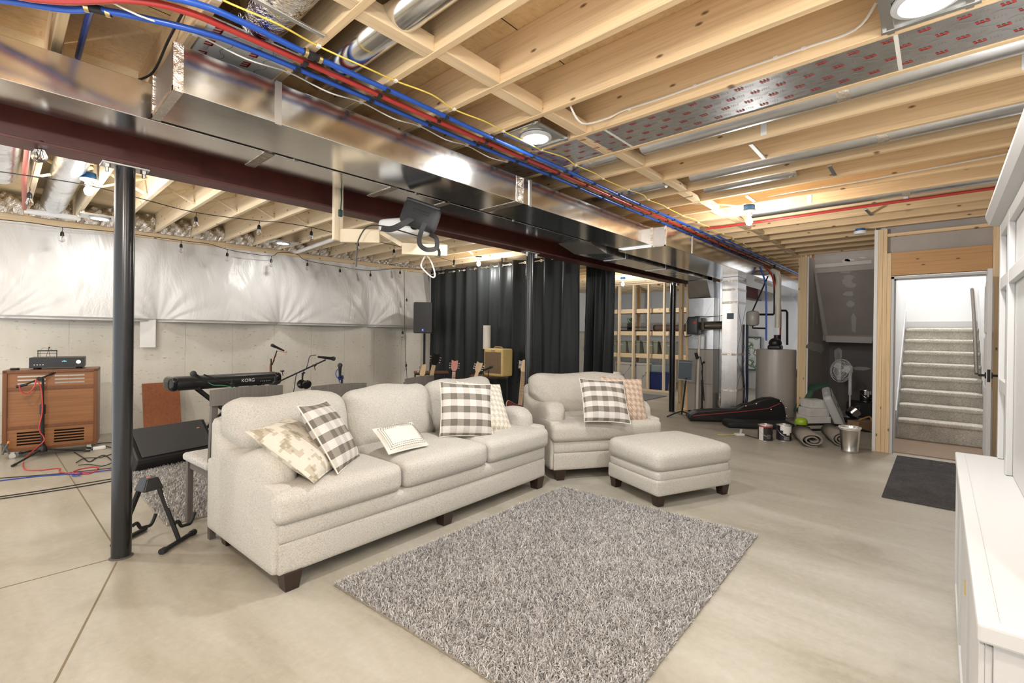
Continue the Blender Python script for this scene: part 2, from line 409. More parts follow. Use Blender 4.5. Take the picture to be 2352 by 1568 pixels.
M_blacksteel = plain('black_steel_paint', (.012,.012,.013), .22, 0, .6, var=.3, vs=9)
M_blk = plain('black_plastic', (.013,.013,.014), .38)
M_blkm = plain('matte_black', (.012,.012,.012), .7)
M_blkg = plain('gloss_black', (.01,.01,.011), .1)
M_rubber = plain('black_rubber', (.016,.016,.017), .65)
M_grille = plain('speaker_grille', (.04,.04,.041), .6, bmp=.6, bs=420)
M_blue = plain('blue_pex', (.018,.085,.42), .3)
M_red = plain('red_pex', (.42,.035,.028), .3)
M_bluebox = plain('blue_box_plastic', (.02,.13,.36), .4)
M_brass = plain('brass_fitting', (.75,.60,.30), .3, 1)
M_yel = plain('yellow_cable', (.80,.60,.10), .45)
M_whitec = plain('white_cable', (.80,.77,.70), .45)
M_white = plain('white_paint', (.55,.548,.542), .4)
M_whitep = plain('white_plastic', (.85,.84,.82), .35)
M_redc = plain('red_cable', (.55,.05,.05), .4)
M_bluec = plain('blue_cable', (.02,.06,.35), .4)
M_green = plain('green_cable', (.06,.40,.16), .4)
M_orange = plain('orange_cable', (.80,.22,.05), .4)
M_floor = concrete_floor(); M_cwall = concrete_wall()
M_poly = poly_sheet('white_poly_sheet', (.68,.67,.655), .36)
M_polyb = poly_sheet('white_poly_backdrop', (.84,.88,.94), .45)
M_sofa = fabric('oatmeal_chenille', (.55,.527,.48), .19, 150, .7)
M_chair = fabric('oatmeal_chenille_armchair', (.555,.52,.465), .19, 150, .7)
M_dkleg = plain('espresso_wood', (.028,.014,.009), .35)
M_plaid = plaid('buffalo_plaid'); M_camo = blocky('stepped_jacquard', (.70,.655,.57), (.40,.35,.26), (.53,.475,.38), .0125, .53, .0, 13, (1,.8,1))
M_hound = houndstooth('pink_houndstooth', (.66,.52,.42), (.42,.32,.24)); M_hound2 = houndstooth('ivory_houndstooth', (.78,.74,.66), (.56,.51,.42), .03)
M_cream = fabric('cream_cotton', (.74,.715,.65), .05, 300, .2)
M_pipe_t = fabric('piping_tape', (.74,.70,.62), .08, 300, .2)
M_curt = fabric('charcoal_blackout_cloth', (.027,.030,.031), .15, 300, .15, .36)
M_chairw = wood('grey_stained_wood', (.15,.135,.12), (.10,.088,.078), 2, 1.5, .5, False)
M_seatf = fabric('speckled_seat_fabric', (.55,.54,.52), .35, 130, .3)
M_cab = wood('walnut_stain', (.37,.17,.07), (.19,.072,.027), 0, .8, .32, False)
M_cabd = wood('dark_walnut_frame', (.22,.09,.036), (.13,.05,.02), 2, 1.1, .32, False)
M_ply = wood('stained_plywood', (.30,.105,.045), (.20,.062,.024), 2, .7, .5, False)
M_dark = plain('dark_interior', (.01,.008,.006), .9)
M_drywall = plain('bare_drywall', (.40,.36,.325), .9, var=.06, vs=3)
M_mud = plain('joint_compound', (.56,.54,.51), .9)
M_dwedge = plain('drywall_edge', (.75,.73,.70), .9)
M_wallw = plain('painted_wall', (.80,.80,.80), .7)
M_stair = carpet('beige_stair_carpet', (.42,.385,.325), (.82,.775,.69), 55)
M_vinyl = wood('vinyl_plank', (.33,.24,.17), (.20,.135,.09), 1, .8, .45, False)
M_mat = carpet('charcoal_mat', (.045,.043,.045), (.12,.115,.115), 60)
M_matl = plain('mat_groove', (.02,.02,.02), .9)
M_pile = pile_mat('grey_shag', (.34,.33,.322), (.68,.665,.65)); M_back = plain('rug_backing', (.30,.27,.22), .95)
M_furn = plain('beige_enamel', (.44,.41,.37), .35, 0, .5, var=.04, vs=2)
M_wh = plain('taupe_enamel', (.42,.39,.355), .3, 0, .5)
M_pvc = plain('cream_pvc', (.74,.68,.58), .4)
M_tweed = plain('tweed_vinyl', (.74,.55,.22), .6, var=.12, vs=60, bmp=.2, bs=200)
M_grillc = fabric('brown_grille_cloth', (.25,.17,.11), .25, 160, .3)
M_shade = plain('paper_shade', (.86,.83,.77), .7)
M_rose = wood('rosewood', (.22,.09,.05), (.12,.04,.02), 2, 1, .4, False)
M_maple = wood('maple_neck', (.72,.53,.32), (.60,.42,.23), 2, 1, .35, False)
M_pink = plain('salmon_lacquer', (.62,.24,.20), .3)
M_cherry = plain('cherry_lacquer', (.10,.008,.01), .12)
M_chrome = plain('chrome', (.85,.85,.85), .12, 1)
M_steel = plain('brushed_steel', (.70,.68,.64), .25, 1)
M_bulbglass = glass('clear_bulb_glass')
M_bulb = emis('lit_bulb', (1,.97,.90), 30); M_lens = emis('lit_lens', (1,.97,.92), 22)
M_fil = plain('filament', (.8,.45,.15), .4)
M_tote = plain('sage_tote_plastic', (.25,.275,.235), .45); M_toted = plain('tote_lid_grey', (.10,.11,.11), .45)
M_bluebin = plain('navy_bin_plastic', (.015,.03,.15), .4)
M_stand = plain('slate_metal', (.10,.125,.145), .45)
M_dkgrey = plain('dark_grey_cloth', (.026,.026,.027), .8, bmp=.3, bs=300)
M_lime = plain('lime_plastic', (.30,.46,.02), .35); M_fgreen = plain('dark_green_board', (.05,.12,.08), .5)
M_box = plain('white_carton', (.76,.74,.71), .75, var=.1, vs=6); M_kraft = plain('brown_cardboard', (.32,.20,.11), .8)
M_boxfan = plain('fan_grey_plastic', (.60,.61,.60), .4); M_fang = plain('fan_grille', (.72,.69,.61), .5)
M_roll = carpet('rolled_carpet', (.28,.25,.22), (.46,.42,.37), 90)
M_art = None
# ---------------------------------------------------------------- room shell
YB = 3.596; ZJ = 2.678; ZS = 2.912; XF = 1.422; SP = .4064
def fx(n): return XF+SP*n          # far edge of the n-th joist of the main room
fl = MB().box(-.9, 14, -.95, 8.3, -.12, 0).build('floor', M_floor, at=(0,0,0)); struct(fl)
def joint(name, pts, w=.009):
    mb = MB()
    for p, q in zip(pts, pts[1:]): mb.bar(Vector(p)+Vector((0,0,.0002)), Vector(q)+Vector((0,0,.0002)), w, .0012)
    return struct(mb.build(name, plain('joint_'+name, (.20,.16,.10), .9)))
P1 = atz(268,1290,0); P2 = atz(125,1568,0)
for i, (a, c) in enumerate((((P1.x,P1.y,0), (P2.x,P2.y,0)), (tuple(atz(255,1243,0)), tuple(atz(127,1040,0))), ((.5,3.60,0), (-.35,3.60,0)))):
    o = joint('floor_joint', [a, c]); o.name = 'floor_joint' if i == 0 else 'floor_joint.%03d' % i
# subfloor
struct(MB().box(-4, 14, YB, 8.3, ZS, ZS+.03).build('ceiling_music_area', M_plyc, at=(4,6,ZS)))
cl = MB().box(-4, 7.2, -3.5, YB, ZS, ZS+.03).box(7.2, 14, 1.72, YB, ZS, ZS+.03).box(7.2, 8.9, .56, 1.72, ZS, ZS+.03).build('ceiling', M_osb, at=(0,0,ZS)); struct(cl)
seam = MB()
for y in (1.62, 2.84, 4.06, 5.3): seam.box(-1.6, 7, y-.003, y+.003, ZS-.001, ZS)
struct(seam.build('ceiling_seam', plain('seam_dark', (.06,.035,.015), .9)))
# left foundation wall
struct(MB().box(-1.6, 14, 8.02, 8.3, 0, 2.91).build('wall_left', M_cwall, at=(0,8.02,0)))
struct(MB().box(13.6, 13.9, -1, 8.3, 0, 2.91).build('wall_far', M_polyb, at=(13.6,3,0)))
struct(MB().box(-.2, 7.2, -.95, -.75, 0, 2.91).build('wall_right', M_wallw, at=(3,-.75,0)))
# quilted insulation blanket on the wall
def blanket(u, v):
    x = -1.5+u*7.6; z = 1.47+v*1.13
    t = (x+.1)/1.6; fr = t-math.floor(t)
    pin = abs(2*fr-1)             # 1 at fasteners, 0 between
    sag = (1-v)**2*.19*(1-pin**3)+.05*math.sin(PI*v)
    y = 7.96-sag-.02-.02*math.sin(3.1*x+1.3*v*4)*v
    if v < .03: y += .06
    # gathers fanning from the fasteners
    ang = math.atan2((fr-.5 if fr > .5 else fr)-(1 if fr > .5 else 0)*.5+1e-3, v+.12)
    xc = (math.floor(t+.5))*1.6-.1
    th = math.atan2(x-xc, (z-1.42))
    rr = math.hypot(x-xc, z-1.42)
    y -= .012*math.sin(th*17+3*math.sin(x*2))*math.exp(-rr*1.3)*min(1, rr*5)
    th2 = math.atan2(x-xc-.8, 2.75-z); r2 = math.hypot(x-xc-.8, 2.75-z)
    y -= .014*math.sin(x*21+z*4+2*math.sin(z*6+x))*v**1.5*(.4+.6*math.sin(x*3.1+.5)**2)
    return (x, y, z)
bl = MB().grid(blanket, 420, 60).build('wall_insulation_blanket', M_poly, smooth=True, at=(2,8,1.47)); struct(bl)
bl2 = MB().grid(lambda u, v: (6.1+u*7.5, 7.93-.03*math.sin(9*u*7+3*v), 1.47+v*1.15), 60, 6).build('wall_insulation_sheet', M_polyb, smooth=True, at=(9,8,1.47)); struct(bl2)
struct(MB().box(-1.5, 6.1, 7.9, 8.02, 2.6, 2.68).build('wall_sill_plate', M_wx))
# crinkled foil batts in the joist pockets above the wall
k = 0
for n in range(-4, 13):
    x0 = fx(n)+.046; x1 = fx(n+1)
    def pocket(u, v, x0=x0, x1=x1, n=n):
        x = x0+(x1-x0)*u; z = 2.66+.235*v
        return (x, 7.82+.07*math.sin(PI*v)*-1+.02*math.sin(13*u+7*v+n)+.012*math.sin(31*u-11*v+n*2), z)
    o = MB().grid(pocket, 22, 16).build('insulation_batt', M_foil, smooth=True)
    tag(o, 'crinkled foil batt at the wall, %s joist pocket from the left edge' % ordn(k), 'insulation', 'foil batts above the left wall'); k += 1

# joists
jn = 0
protoJ = None
for n in range(-5, 28):
    x1 = fx(n)
    y0 = -.74 if x1 < 7.15 else (.60 if x1 < 8.75 else 1.75)
    if n < 0: lab = '%s ceiling joist left of the wrapped round duct, bare spruce' % ordn(-n-1)
    elif n <= 3: lab = 'bare spruce joist, %s on the camera side of the printed foil panel' % ordn(3-n)
    else: lab = 'bare spruce joist, %s beyond the printed foil panel towards the stairs' % ordn(n-4)
    o = MB().box(x1-.038, x1, y0, YB+.02, ZJ, ZS).build('ceiling_joist', M_joist, bevel=.003)
    tag(o, lab, 'joist', 'ceiling joists of the main room')
for n in range(-5, 30):
    x1 = fx(n)+.042
    o = MB().box(x1-.038, x1, YB-.05 if False else YB+.021, 7.9, ZJ, ZS).build('ceiling_joist', M_joistL, bevel=.003)
    tag(o, 'pale joist over the music area, %s from the left edge' % ordn(n+5), 'joist', 'ceiling joists of the music area')
# blocking between main-room joists
for n in range(-5, 18):
    xa, xb = fx(n), fx(n+1)-.038
    y = 1.75+(.03 if n % 2 else -.01)-.004*max(0, n)
    flat = n in (5, 6, 7, 8, 9, 10, 11, 12, 13)
    o = MB().box(xa, xb, y, y+.075, ZJ+.003, ZJ+.043 if flat else ZJ+.078).build('blocking', M_wx, bevel=.003)
    tag(o, 'short wood block between joists, %s in the row counted from the camera side' % ordn(n+5), 'blocking', 'row of blocking across the joists')
# cross bridging in the music area
for n in range(-3, 12):
    xa, xb = fx(n)+.042, fx(n+1)+.004
    t = thing('cross_bridging', 'crossed wooden bridging sticks, %s joist bay of the music area' % ordn(n+3), 'bridging', ((xa+xb)/2, 5.95, ZJ), 0, 'cross bridging in the music area')
    h = (xb-xa)/2-.004
    MB().bar((-h, .015, .035), (h, .015, .205), .035, .018).build('brace', M_joistL, t)
    MB().bar((-h, -.03, .205), (h, -.03, .035), .035, .018).build('brace', M_joistL, t)

# steel beam and posts
o = MB().box(-1.5, 13.6, YB-.09, YB+.09, 2.322, 2.336).box(-1.5, 13.6, YB-.006, YB+.006, 2.336, 2.625).box(-1.5, 13.6, YB-.09, YB+.09, 2.625, 2.64).build('steel_beam', M_beam, bevel=.002)
tag(o, 'long dark red primed steel beam carrying the joists on black posts', 'beam')
tag(MB().box(-1.5, 13.6, YB-.088, YB+.088, 2.64, ZJ).build('beam_plank', M_wx), 'wooden plank bolted flat on top of the red steel beam', 'plank')
def post(x, y, lab, top=2.322):
    t = thing('steel_post', lab, 'post', (x, y, 0), 0, 'black steel posts under the beam')
    MB().lathe([(.049, 0), (.049, top-.012)], 36).build('shaft', M_blacksteel, t, True)
    MB().box(-.11, .11, -.055, .055, top-.012, top-.001).build('cap_plate', M_flatmetal, t, bevel=.002)
    for sx in (-1, 1):
        MB().lathe([(.009, top-.055), (.009, top-.03), (.017, top-.03), (.017, top-.012)], 6, T3(sx*.085, -.02, 0)).build('bolt', M_flatmetal, t)
    MB().lathe([(.06, 0), (.056, .004), (.05, .008)], 30).build('grout_ring', M_dark if False else plain('grout', (.10,.095,.09), .9), t, True)
    return t
post(.511, YB, 'thick glossy black steel post nearest the camera, in front of the wedge monitor')
post(4.25, YB, 'black steel post behind the sofa in front of the charcoal curtain')
post(8.2, YB-.03, 'black steel post at the far end of the beam beside raw studs')
# stud wall end beside the far post
for i, (y, x, w, lab) in enumerate(((3.475, 8.36, .055, 'raw stud nearest the far black post'), (3.40, 8.50, .05, 'raw stud behind the far black post next to the furnace'))):
    tag(MB().box(x-.05, x+.05, y-w/2, y+w/2, 0.038, 2.31).build('wall_stud', M_wz, bevel=.003), lab, 'stud', 'raw studs by the furnace')
tag(MB().box(8.3, 9.0, 3.36, 3.5, 0, .037).build('bottom_plate', M_wx), 'raw wooden bottom plate under the studs by the furnace', 'plate')

# door wall and stairs
XW = 7.13
def stud(nm, y0, y1, z0, z1, lab, x0=XW, x1=XW+.1, m=None):
    return tag(MB().box(x0, x1, y0, y1, z0, z1).build(nm, m or M_wz, bevel=.003), lab, 'stud', 'framing around the stair door')
stud('wall_stud', .520, .567, 0, 2.66, 'wide raw stud left of the stair door, next to the drywall edge')
stud('wall_stud', .480, .519, 0, 2.66, 'middle raw stud in the cluster left of the stair door')
stud('wall_stud', .440, .479, 0, 2.37, 'raw stud against the white door jamb on the left side')
stud('wall_stud', -.465, -.40, 0, 2.66, 'raw stud on the right side of the stair door')
stud('wall_stud', -.52, -.468, 0, 2.66, 'raw stud furthest right beside the white hutch')
tag(MB().box(XW, XW+.09, -.398, .438, 2.10, 2.37).build('door_header', wood('fir_header_y', (.62,.37,.17), (.45,.24,.10), 1, .8), bevel=.003), 'thick fir header beam above the open stair door', 'header')
tag(MB().box(XW, XW+.1, -.52, .479, 2.565, 2.60).build('top_plate', M_joist), 'raw wooden top plate over the grey drywall above the door', 'plate')
struct(MB().box(XW+.06, XW+.09, -.5, .5, 2.37, 2.91).build('wall_above_door', M_drywall, at=(XW,0,2.37)))
struct(MB().box(XW-.001, 10.4, .586, .60, 0, 2.91).box(XW-.001, XW+.10, .569, .6, 0, 2.66).build('wall_closet_right', [M_drywall], at=(XW,.59,0)))
struct(MB().box(XW-.003, XW+.001, .568, .602, 0, 2.66).build('trim_1', M_dwedge))
# jamb
jb = MB().box(XW-.005, XW+.13, .412, .438, 0, 2.085).box(XW-.005, XW+.13, -.398, -.372, 0, 2.085).box(XW-.005, XW+.13, -.398, .438, 2.06, 2.088).box(XW+.06, XW+.08, .398, .412, 0, 2.06).box(XW+.06, XW+.08, -.37, .412, 2.046, 2.06)
struct(jb.build('door_frame', M_white, at=(XW,0,0)))
struct(MB().box(XW-.004, XW, .412, .417, .95, 1.02).build('strike_plate', M_blkm))
# open door slab, hinged on the right, swung towards the camera
dr = thing('panel_door', 'white panelled door swung open into the room from the stair doorway', 'door', (XW-.005, -.368, .012), math.radians(180-2.0))
slab = MB().box(0, .745, -.0175, .0175, 0, 2.025)
slab.build('slab', M_white, dr, bevel=.002)
pn = MB()
for z0, z1 in ((.18, .86), (1.02, 1.36), (1.42, 1.90)):
    for a in (-1, 1):
        yy = a*.0178
        pn.bar((.12, yy, z0), (.63, yy, z0), .012, .02); pn.bar((.12, yy, z1), (.63, yy, z1), .012, .02)
        pn.bar((.12, yy, z0), (.12, yy, z1), .02, .012); pn.bar((.63, yy, z0), (.63, yy, z1), .02, .012)
pn.build('panel_moulding', M_white, dr, bevel=.002)
MB().box(.742, .7465, -.011, .011, .94, 1.06).build('latch_plate', M_blkm, dr)
for a in (-1, 1):
    hb = MB().lathe([(.03, 0), (.03, .008), (.012, .012), (.012, .05)], 20, T3(.69, a*.0175, 1.0) @ R3(-a*PI/2, 'X'))
    hb.tube([(.69, a*.062, 1.0), (.64, a*.066, 1.0), (.575, a*.064, .998)], [.011, .010, .008], 10)
    hb.build('lever_handle', M_blkm, dr, True)
# stairwell
struct(MB().box(7.23, 8.4, -.42, .45, 0, .012).build('stair_landing_floor', M_vinyl))
struct(MB().box(7.22, 10.7, .45, .585, .0, 4.4).build('wall_stair_left', M_wallw, at=(8,.5,0)))
struct(MB().box(7.23, 10.7, -.55, -.425, 0, 4.4).build('wall_stair_right', M_wallw, at=(8,-.5,0)))
struct(MB().box(10.45, 10.7, -.5, .55, 1.3, 4.4).build('wall_stair_back', M_wallw, at=(10.5,0,1.3)))
struct(MB().box(7.0, 10.7, -.6, .6, 4.4, 4.5).build('ceiling_stairwell', M_wallw, at=(9,0,4.4)))
struct(MB().box(7.14, 7.23, -.55, .585, 2.92, 4.4).build('wall_stair_front', M_wallw, at=(7.2,0,2.92)))
struct(MB().box(10.425, 10.45, -.42, .45, 1.545, 1.65).build('baseboard_stairs', M_white))
struct(MB().add([(8.28,.449,.0),(8.28,.449,.38),(10.3,.449,1.85),(10.45,.449,1.65),(10.45,.449,0), (8.28,.435,.0),(8.28,.435,.38),(10.3,.435,1.85),(10.45,.435,1.65),(10.45,.435,0)],
    [(0,1,2,3,4),(9,8,7,6,5),(0,5,6,1),(1,6,7,2),(2,7,8,3),(3,8,9,4)]).build('trim_2', M_white))
for kx in range(8):
    x0 = 8.30+.25*kx; z = .275+.18*kx; zb = 0 if kx == 0 else z-.18
    o = MB().rbox((x0+x0+.34)/2-.03, 0, z-.03, .37, .85, .06, .024, 6).box(x0, x0+.03, -.42, .43, zb-.01, z-.03).build('stair_step', M_stair, smooth=True)
    tag(o, 'beige carpeted stair step, %s from the bottom of the flight' % ordn(kx), 'step', 'carpeted stair steps')
o = MB().tube([aty(2243,858,-.36), aty(2238,740,-.36), aty(2231,640,-.36)], .021, 12).build('handrail', plain('greyed_wood_rail', (.10,.08,.065), .55), smooth=True)
tag(o, 'round grey-brown handrail rising along the right stair wall', 'handrail')

# closet under the second flight
struct(MB().box(8.80, 10.9, 1.58, 1.593, 0, 2.66).build('wall_closet_left', M_drywall, at=(9,1.58,0)))
struct(MB().box(8.787, 8.80, 1.575, 1.598, .0, 2.66).build('trim_3', M_dwedge))
struct(MB().box(8.78, 8.87, 1.60, 1.722, 0, 2.66).build('closet_corner_stud', M_wz, bevel=.003))
struct(MB().hexa([(9.25,.60,2.45),(10.1,.60,1.40),(10.1,1.58,1.40),(9.25,1.58,2.45)], [(9.27,.60,2.47),(10.12,.60,1.42),(10.12,1.58,1.42),(9.27,1.58,2.47)]).build('ceiling_closet_slope', M_drywall, at=(9.6,1,1.4)))
struct(MB().box(9.235, 9.25, .6, 1.58, 2.44, 2.91).build('wall_closet_header', M_drywall, at=(9.24,1,2.44)))
struct(MB().box(10.09, 10.75, .6, 1.58, 1.31, 1.41).build('ceiling_closet_low', M_drywall, at=(10.1,1,1.31)))
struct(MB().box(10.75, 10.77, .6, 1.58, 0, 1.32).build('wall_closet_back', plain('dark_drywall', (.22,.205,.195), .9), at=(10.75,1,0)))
mud = MB()
def patch(px, py, w, h, f, ang=0, n=14):
    c = f(px, py); mx = f(px+1, py)-c; my = f(px, py+1)-c; nn = mx.cross(my).normalized()*.0025
    if nn.dot(c-CAM) > 0: nn = -nn
    pts = []
    for i in range(n):
        t = 2*PI*i/n; r = 1+.18*rnd.uniform(-1, 1)
        a = w*math.cos(t)*r; b = h*math.sin(t)*r
        pts.append(c+mx*(a*math.cos(ang)-b*math.sin(ang))+my*(a*math.sin(ang)+b*math.cos(ang))+nn)
    mud.poly(pts)
def slope(px, py):
    d = ray(px, py); nrm = Vector((1.05, 0, .85)); p0 = Vector((9.25, 1, 2.45)); t = (p0-CAM).dot(nrm)/d.dot(nrm); return CAM+d*t
def band(p, q, w, f):
    pts = [f(p[0]-w[0], p[1]-w[1]), f(p[0]+w[0], p[1]+w[1]), f(q[0]+w[0], q[1]+w[1]), f(q[0]-w[0], q[1]-w[1])]
    c = pts[0]; mudn = ((pts[1]-c).cross(pts[2]-c)).normalized()*.002
    if mudn.dot(c-CAM) > 0: mudn = -mudn
    mud.poly([p+mudn for p in pts])
for px, py, w, h in ((1941,623,14,4), (1949,636,13,6), (1946,647,12,7), (1955,655,13,5), (1949,674,12,6), (1953,698,10,7), (1961,740,6,24)): patch(px, py, w, h, slope)
for px, py, w, h in ((1944,599,10,5), (1950,597,12,3), (1982,592,9,2)): patch(px, py, w, h, lambda x, y: atx(x, y, 9.234))
band((1870,616), (1897,768), (4,0), slope)
band((1872,612), (2002,601), (0,4), lambda x, y: atx(x, y, 9.233))
band((1897,778), (2003,781), (0,7), lambda x, y: atx(x, y, 10.088))
def cl_left(x, y): return aty(x, y, 1.579)
for px, py, w, h in ((1872,797,18,9), (1862,792,8,8), (1884,800,8,10), (1868,720,1.5,30), (1876,735,1.5,14)): patch(px, py, w, h, cl_left)
for px, py, w, h in ((1978,846,20,4), (1925,812,10,14), (1925,840,8,40)): patch(px, py, w, h, lambda x, y: atx(x, y, 10.749))
struct(mud.build('wall_closet_compound', M_mud, at=(10,1.2,1)))
# ---------------------------------------------------------------- ducts
# return trunk beside the beam
t = thing('trunk_duct', 'long galvanized duct running beside the red beam, wall side of the pair', 'duct', (0, 3.155, 2.4215), 0, 'galvanized trunk ducts')
ya, yb_ = -.164, .164
MB().box(-1.5, 4.61, ya, yb_, 0, .19).build('duct_body', M_galv, t, bevel=.003)
MB().hexa([(4.61,ya,0),(4.95,ya,-.08),(4.76,yb_,-.08),(4.42,yb_,0)], [(4.61,ya,.19),(4.95,ya,.19),(4.76,yb_,.19),(4.42,yb_,.19)]).build('duct_transition', M_galv2, t)
MB().hexa([(4.95,ya,-.08),(8.5,ya,-.08),(8.5,yb_,-.08),(4.76,yb_,-.08)], [(4.95,ya,.19),(8.5,ya,.19),(8.5,yb_,.19),(4.76,yb_,.19)]).build('duct_body', M_crease, t, bevel=.003)
for x in (1.10, 1.97, 2.48, 5.45, 6.64):
    MB().box(x-.03, x+.03, ya-.003, yb_, -.004 if x < 4.8 else -.084, .19).build('seam_tape', M_tape if x < 4.8 else M_galv2, t)
MB().hexa([(8.3,ya,-.09),(8.98,ya,-.09),(8.98,yb_,-.09),(8.3,yb_,-.09)], [(8.3,ya,.19),(8.98,ya,.19),(8.98,yb_,.19),(8.3,yb_,.19)]).build('elbow', M_galv, t)
MB().hexa([(8.42,-.17,-.37),(8.95,-.17,-.37),(8.95,.22,-.37),(8.42,.22,-.37)], [(8.25,ya,-.09),(8.98,ya,-.09),(8.98,yb_,-.09),(8.25,yb_,-.09)]).build('drop_transition', M_galv2, t)
# supply trunk in front
t = thing('trunk_duct', 'galvanized duct nearest the camera under the joists, with taped end cap by the white liner', 'duct', (0, 2.69, 2.394), 0, 'galvanized trunk ducts')
MB().box(.522, 5.08, -.226, .190, 0, .204).build('duct_body', M_galv, t, bevel=.003)
MB().box(.515, .522, -.224, .188, .002, .20).build('end_cap', galv('end_cap_sheet', (.62,.60,.57), .3), t)
tp = MB()
for e in ((.508,.546,-.2285,-.2265,-.003,.206), (.508,.546,-.228,.192,-.004,-.001), (.508,.5145,-.229,-.205,-.003,.206), (.508,.5145,-.228,.192,-.003,.02), (.508,.5145,.17,.192,-.003,.203)): tp.box(*e)
tp.build('end_tape', M_tape, t)
for x in (.945, 2.90, 5.83):
    y0 = -.232 if x < 5 else -.402
    MB().box(x-.015, x+.015, y0, y0+.006, -.008, .208).build('drive_cleat', M_flatmetal, t)
MB().box(2.73, 2.82, -.2285, .190, -.003, .20).build('seam_tape', M_tape, t)
MB().box(5.08, 9.1, -.396, .212, -.02, .204).build('duct_body', M_galv, t, bevel=.003)
MB().box(5.072, 5.08, -.394, -.228, -.018, .198).build('takeoff_panel', galv('pale_sheet', (.86,.84,.81), .35), t)
tp = MB()
for e in ((5.065,5.072,-.40,-.376,-.024,.204), (5.065,5.072,-.243,-.223,-.02,.204), (5.065,5.072,-.396,-.228,-.024,-.012)): tp.box(*e)
tp.build('takeoff_tape', M_tape, t)
def tagd(o, lab, cat='duct', g=None): return tag(o, lab, cat, g)
# dark slot hangers between the two ducts
for i, x in enumerate((1.23, 2.13, 3.22)):
    o = MB().box(x-.012, x+.012, 2.915, 2.94, 2.396, ZJ).build('duct_hanger', M_flatmetal)
    tag(o, 'small metal strap in the gap between the two ducts, %s from the camera' % ORD[i], 'strap', 'straps between the ducts')
# round ducts inside the joist bays (along y)
def round_duct(n, y0, y1, r, z, lab, mat=None, collars=()):
    x = fx(n)+SP/2-.019
    t = thing('round_duct', lab, 'duct', (x, y0, z), 0, 'round ducts in the joist bays')
    mb = MB().tube([(0, 0, 0), (0, .012, 0), (0, y1-y0-.012, 0), (0, y1-y0, 0)], [r*.6, r, r, r*.6], 32); mb.build('pipe', mat or M_galv, t, True)
    for c in collars: MB().tube([(0, c-.03-y0, 0), (0, c+.03-y0, 0)], r+.004, 32).build('tape_collar', M_tape, t, True)
round_duct(-1, .9, 2.58, .10, 2.79, 'shiny round duct in the second bay, crossing under the wood block', None, ())
round_duct(-2, 1.55, 2.35, .12, 2.79, 'round duct wrapped in crinkled foil by the blue pipes at upper left', foil('foil_wrap', .15, 8))
round_duct(4, -.7, 1.66, .085, 2.785, 'round metal duct in the bay beyond the printed foil panel', M_galv2, (.42,))
round_duct(4, 1.84, 2.6, .075, 2.785, 'short round duct end past the blocking, above the blue pipes', M_galv2, (2.1,))
round_duct(6, -.7, 1.62, .075, 2.76, 'long round duct two bays past the printed foil panel bay', M_galv2, (.3,))
round_duct(6, 1.83, 2.6, .07, 2.76, 'short round duct end in the third bay past the foil panel, near the pipes', M_galv2)
round_duct(7, .9, 1.65, .07, 2.76, 'short round duct glinting beside the lit bulb', M_galv2, (.92,))
round_duct(10, -.7, 1.62, .07, 2.75, 'round duct just above the red pipe at the far bays', M_galv2, (.25,))
# foil-faced return panning with printed marks
def prints(mb_r, mb_g, ox, oy, s, flip=1, z=0):
    # three slanted strokes with joined tops and a row of small letters, thin arc and faint lines
    for k in range(3):
        x = ox; y = oy-flip*k*.020*s
        mb_r.poly([(x, y, z), (x, y-flip*.012*s, z), (x+.030*s, y-flip*.022*s, z), (x+.030*s, y-flip*.010*s, z)])
    mb_r.poly([(ox+.024*s, oy-flip*.008*s, z), (ox+.024*s, oy-flip*.05*s, z), (ox+.031*s, oy-flip*.054*s, z), (ox+.031*s, oy-flip*.01*s, z)])
    for k in range(4):
        y = oy-flip*(.072+.014*k)*s
        mb_g.poly([(ox+.004*s, y, z), (ox+.004*s, y-flip*.003*s, z), (ox+.022*s, y-flip*.006*s, z), (ox+.022*s, y-flip*.003*s, z)])
        mb_g.poly([(ox+.019*s, y, z), (ox+.019*s, y-flip*.009*s, z), (ox+.022*s, y-flip*.009*s, z), (ox+.022*s, y, z)])
    pts = [(ox+.075*s-.014*s*math.sin(i/8*2*PI), oy-flip*(.13*i/8-.03)*s) for i in range(9)]
    for a, c in zip(pts, pts[1:]): mb_g.poly([(a[0], a[1], z), (c[0], c[1], z), (c[0]+.003*s, c[1], z), (a[0]+.003*s, a[1], z)])
def panel(n, y0, y1, lab, mat, seams=(), s=.78, zz=ZJ+.004, nx=4, name='foil_liner', inset=0, step=.125):
    xa, xb = fx(n), fx(n+1)-.038
    t = thing(name, lab, 'liner', (xa, y0, zz), 0, 'printed liners between joists')
    w, h = xb-xa, y1-y0
    sh = MB().box(.001, w-.001, 0, h, 0, .004); a, g = MB(), MB()
    rows = int(h/step)
    for j in range(rows):
        for i in range(nx):
            prints(a, g, .03+i*(w-.02)/nx, h-.03-j*step-(i % 2)*step*.45, s, 1, -.0012)
    sh.mat(1).add(a.v, a.f); sh.mat(2).add(g.v, g.f); sh.build('sheet', [mat, M_print_red, M_print_gray], t)
    for y in seams: MB().box(.001, w-.001, y-y0-.008, y-y0+.008, -.0018, 0).build('seam', M_whitec, t)
panel(3, -.74, 2.62, 'long silvery liner printed with red marks between two joists, right of the main recessed light', M_fskraft, (.16, 1.62))
panel(-2, 2.30, 2.70, 'white-faced printed liner above the end of the front duct', M_ins_w, (), 1.1, ZJ+.006, 2, 'white_liner')
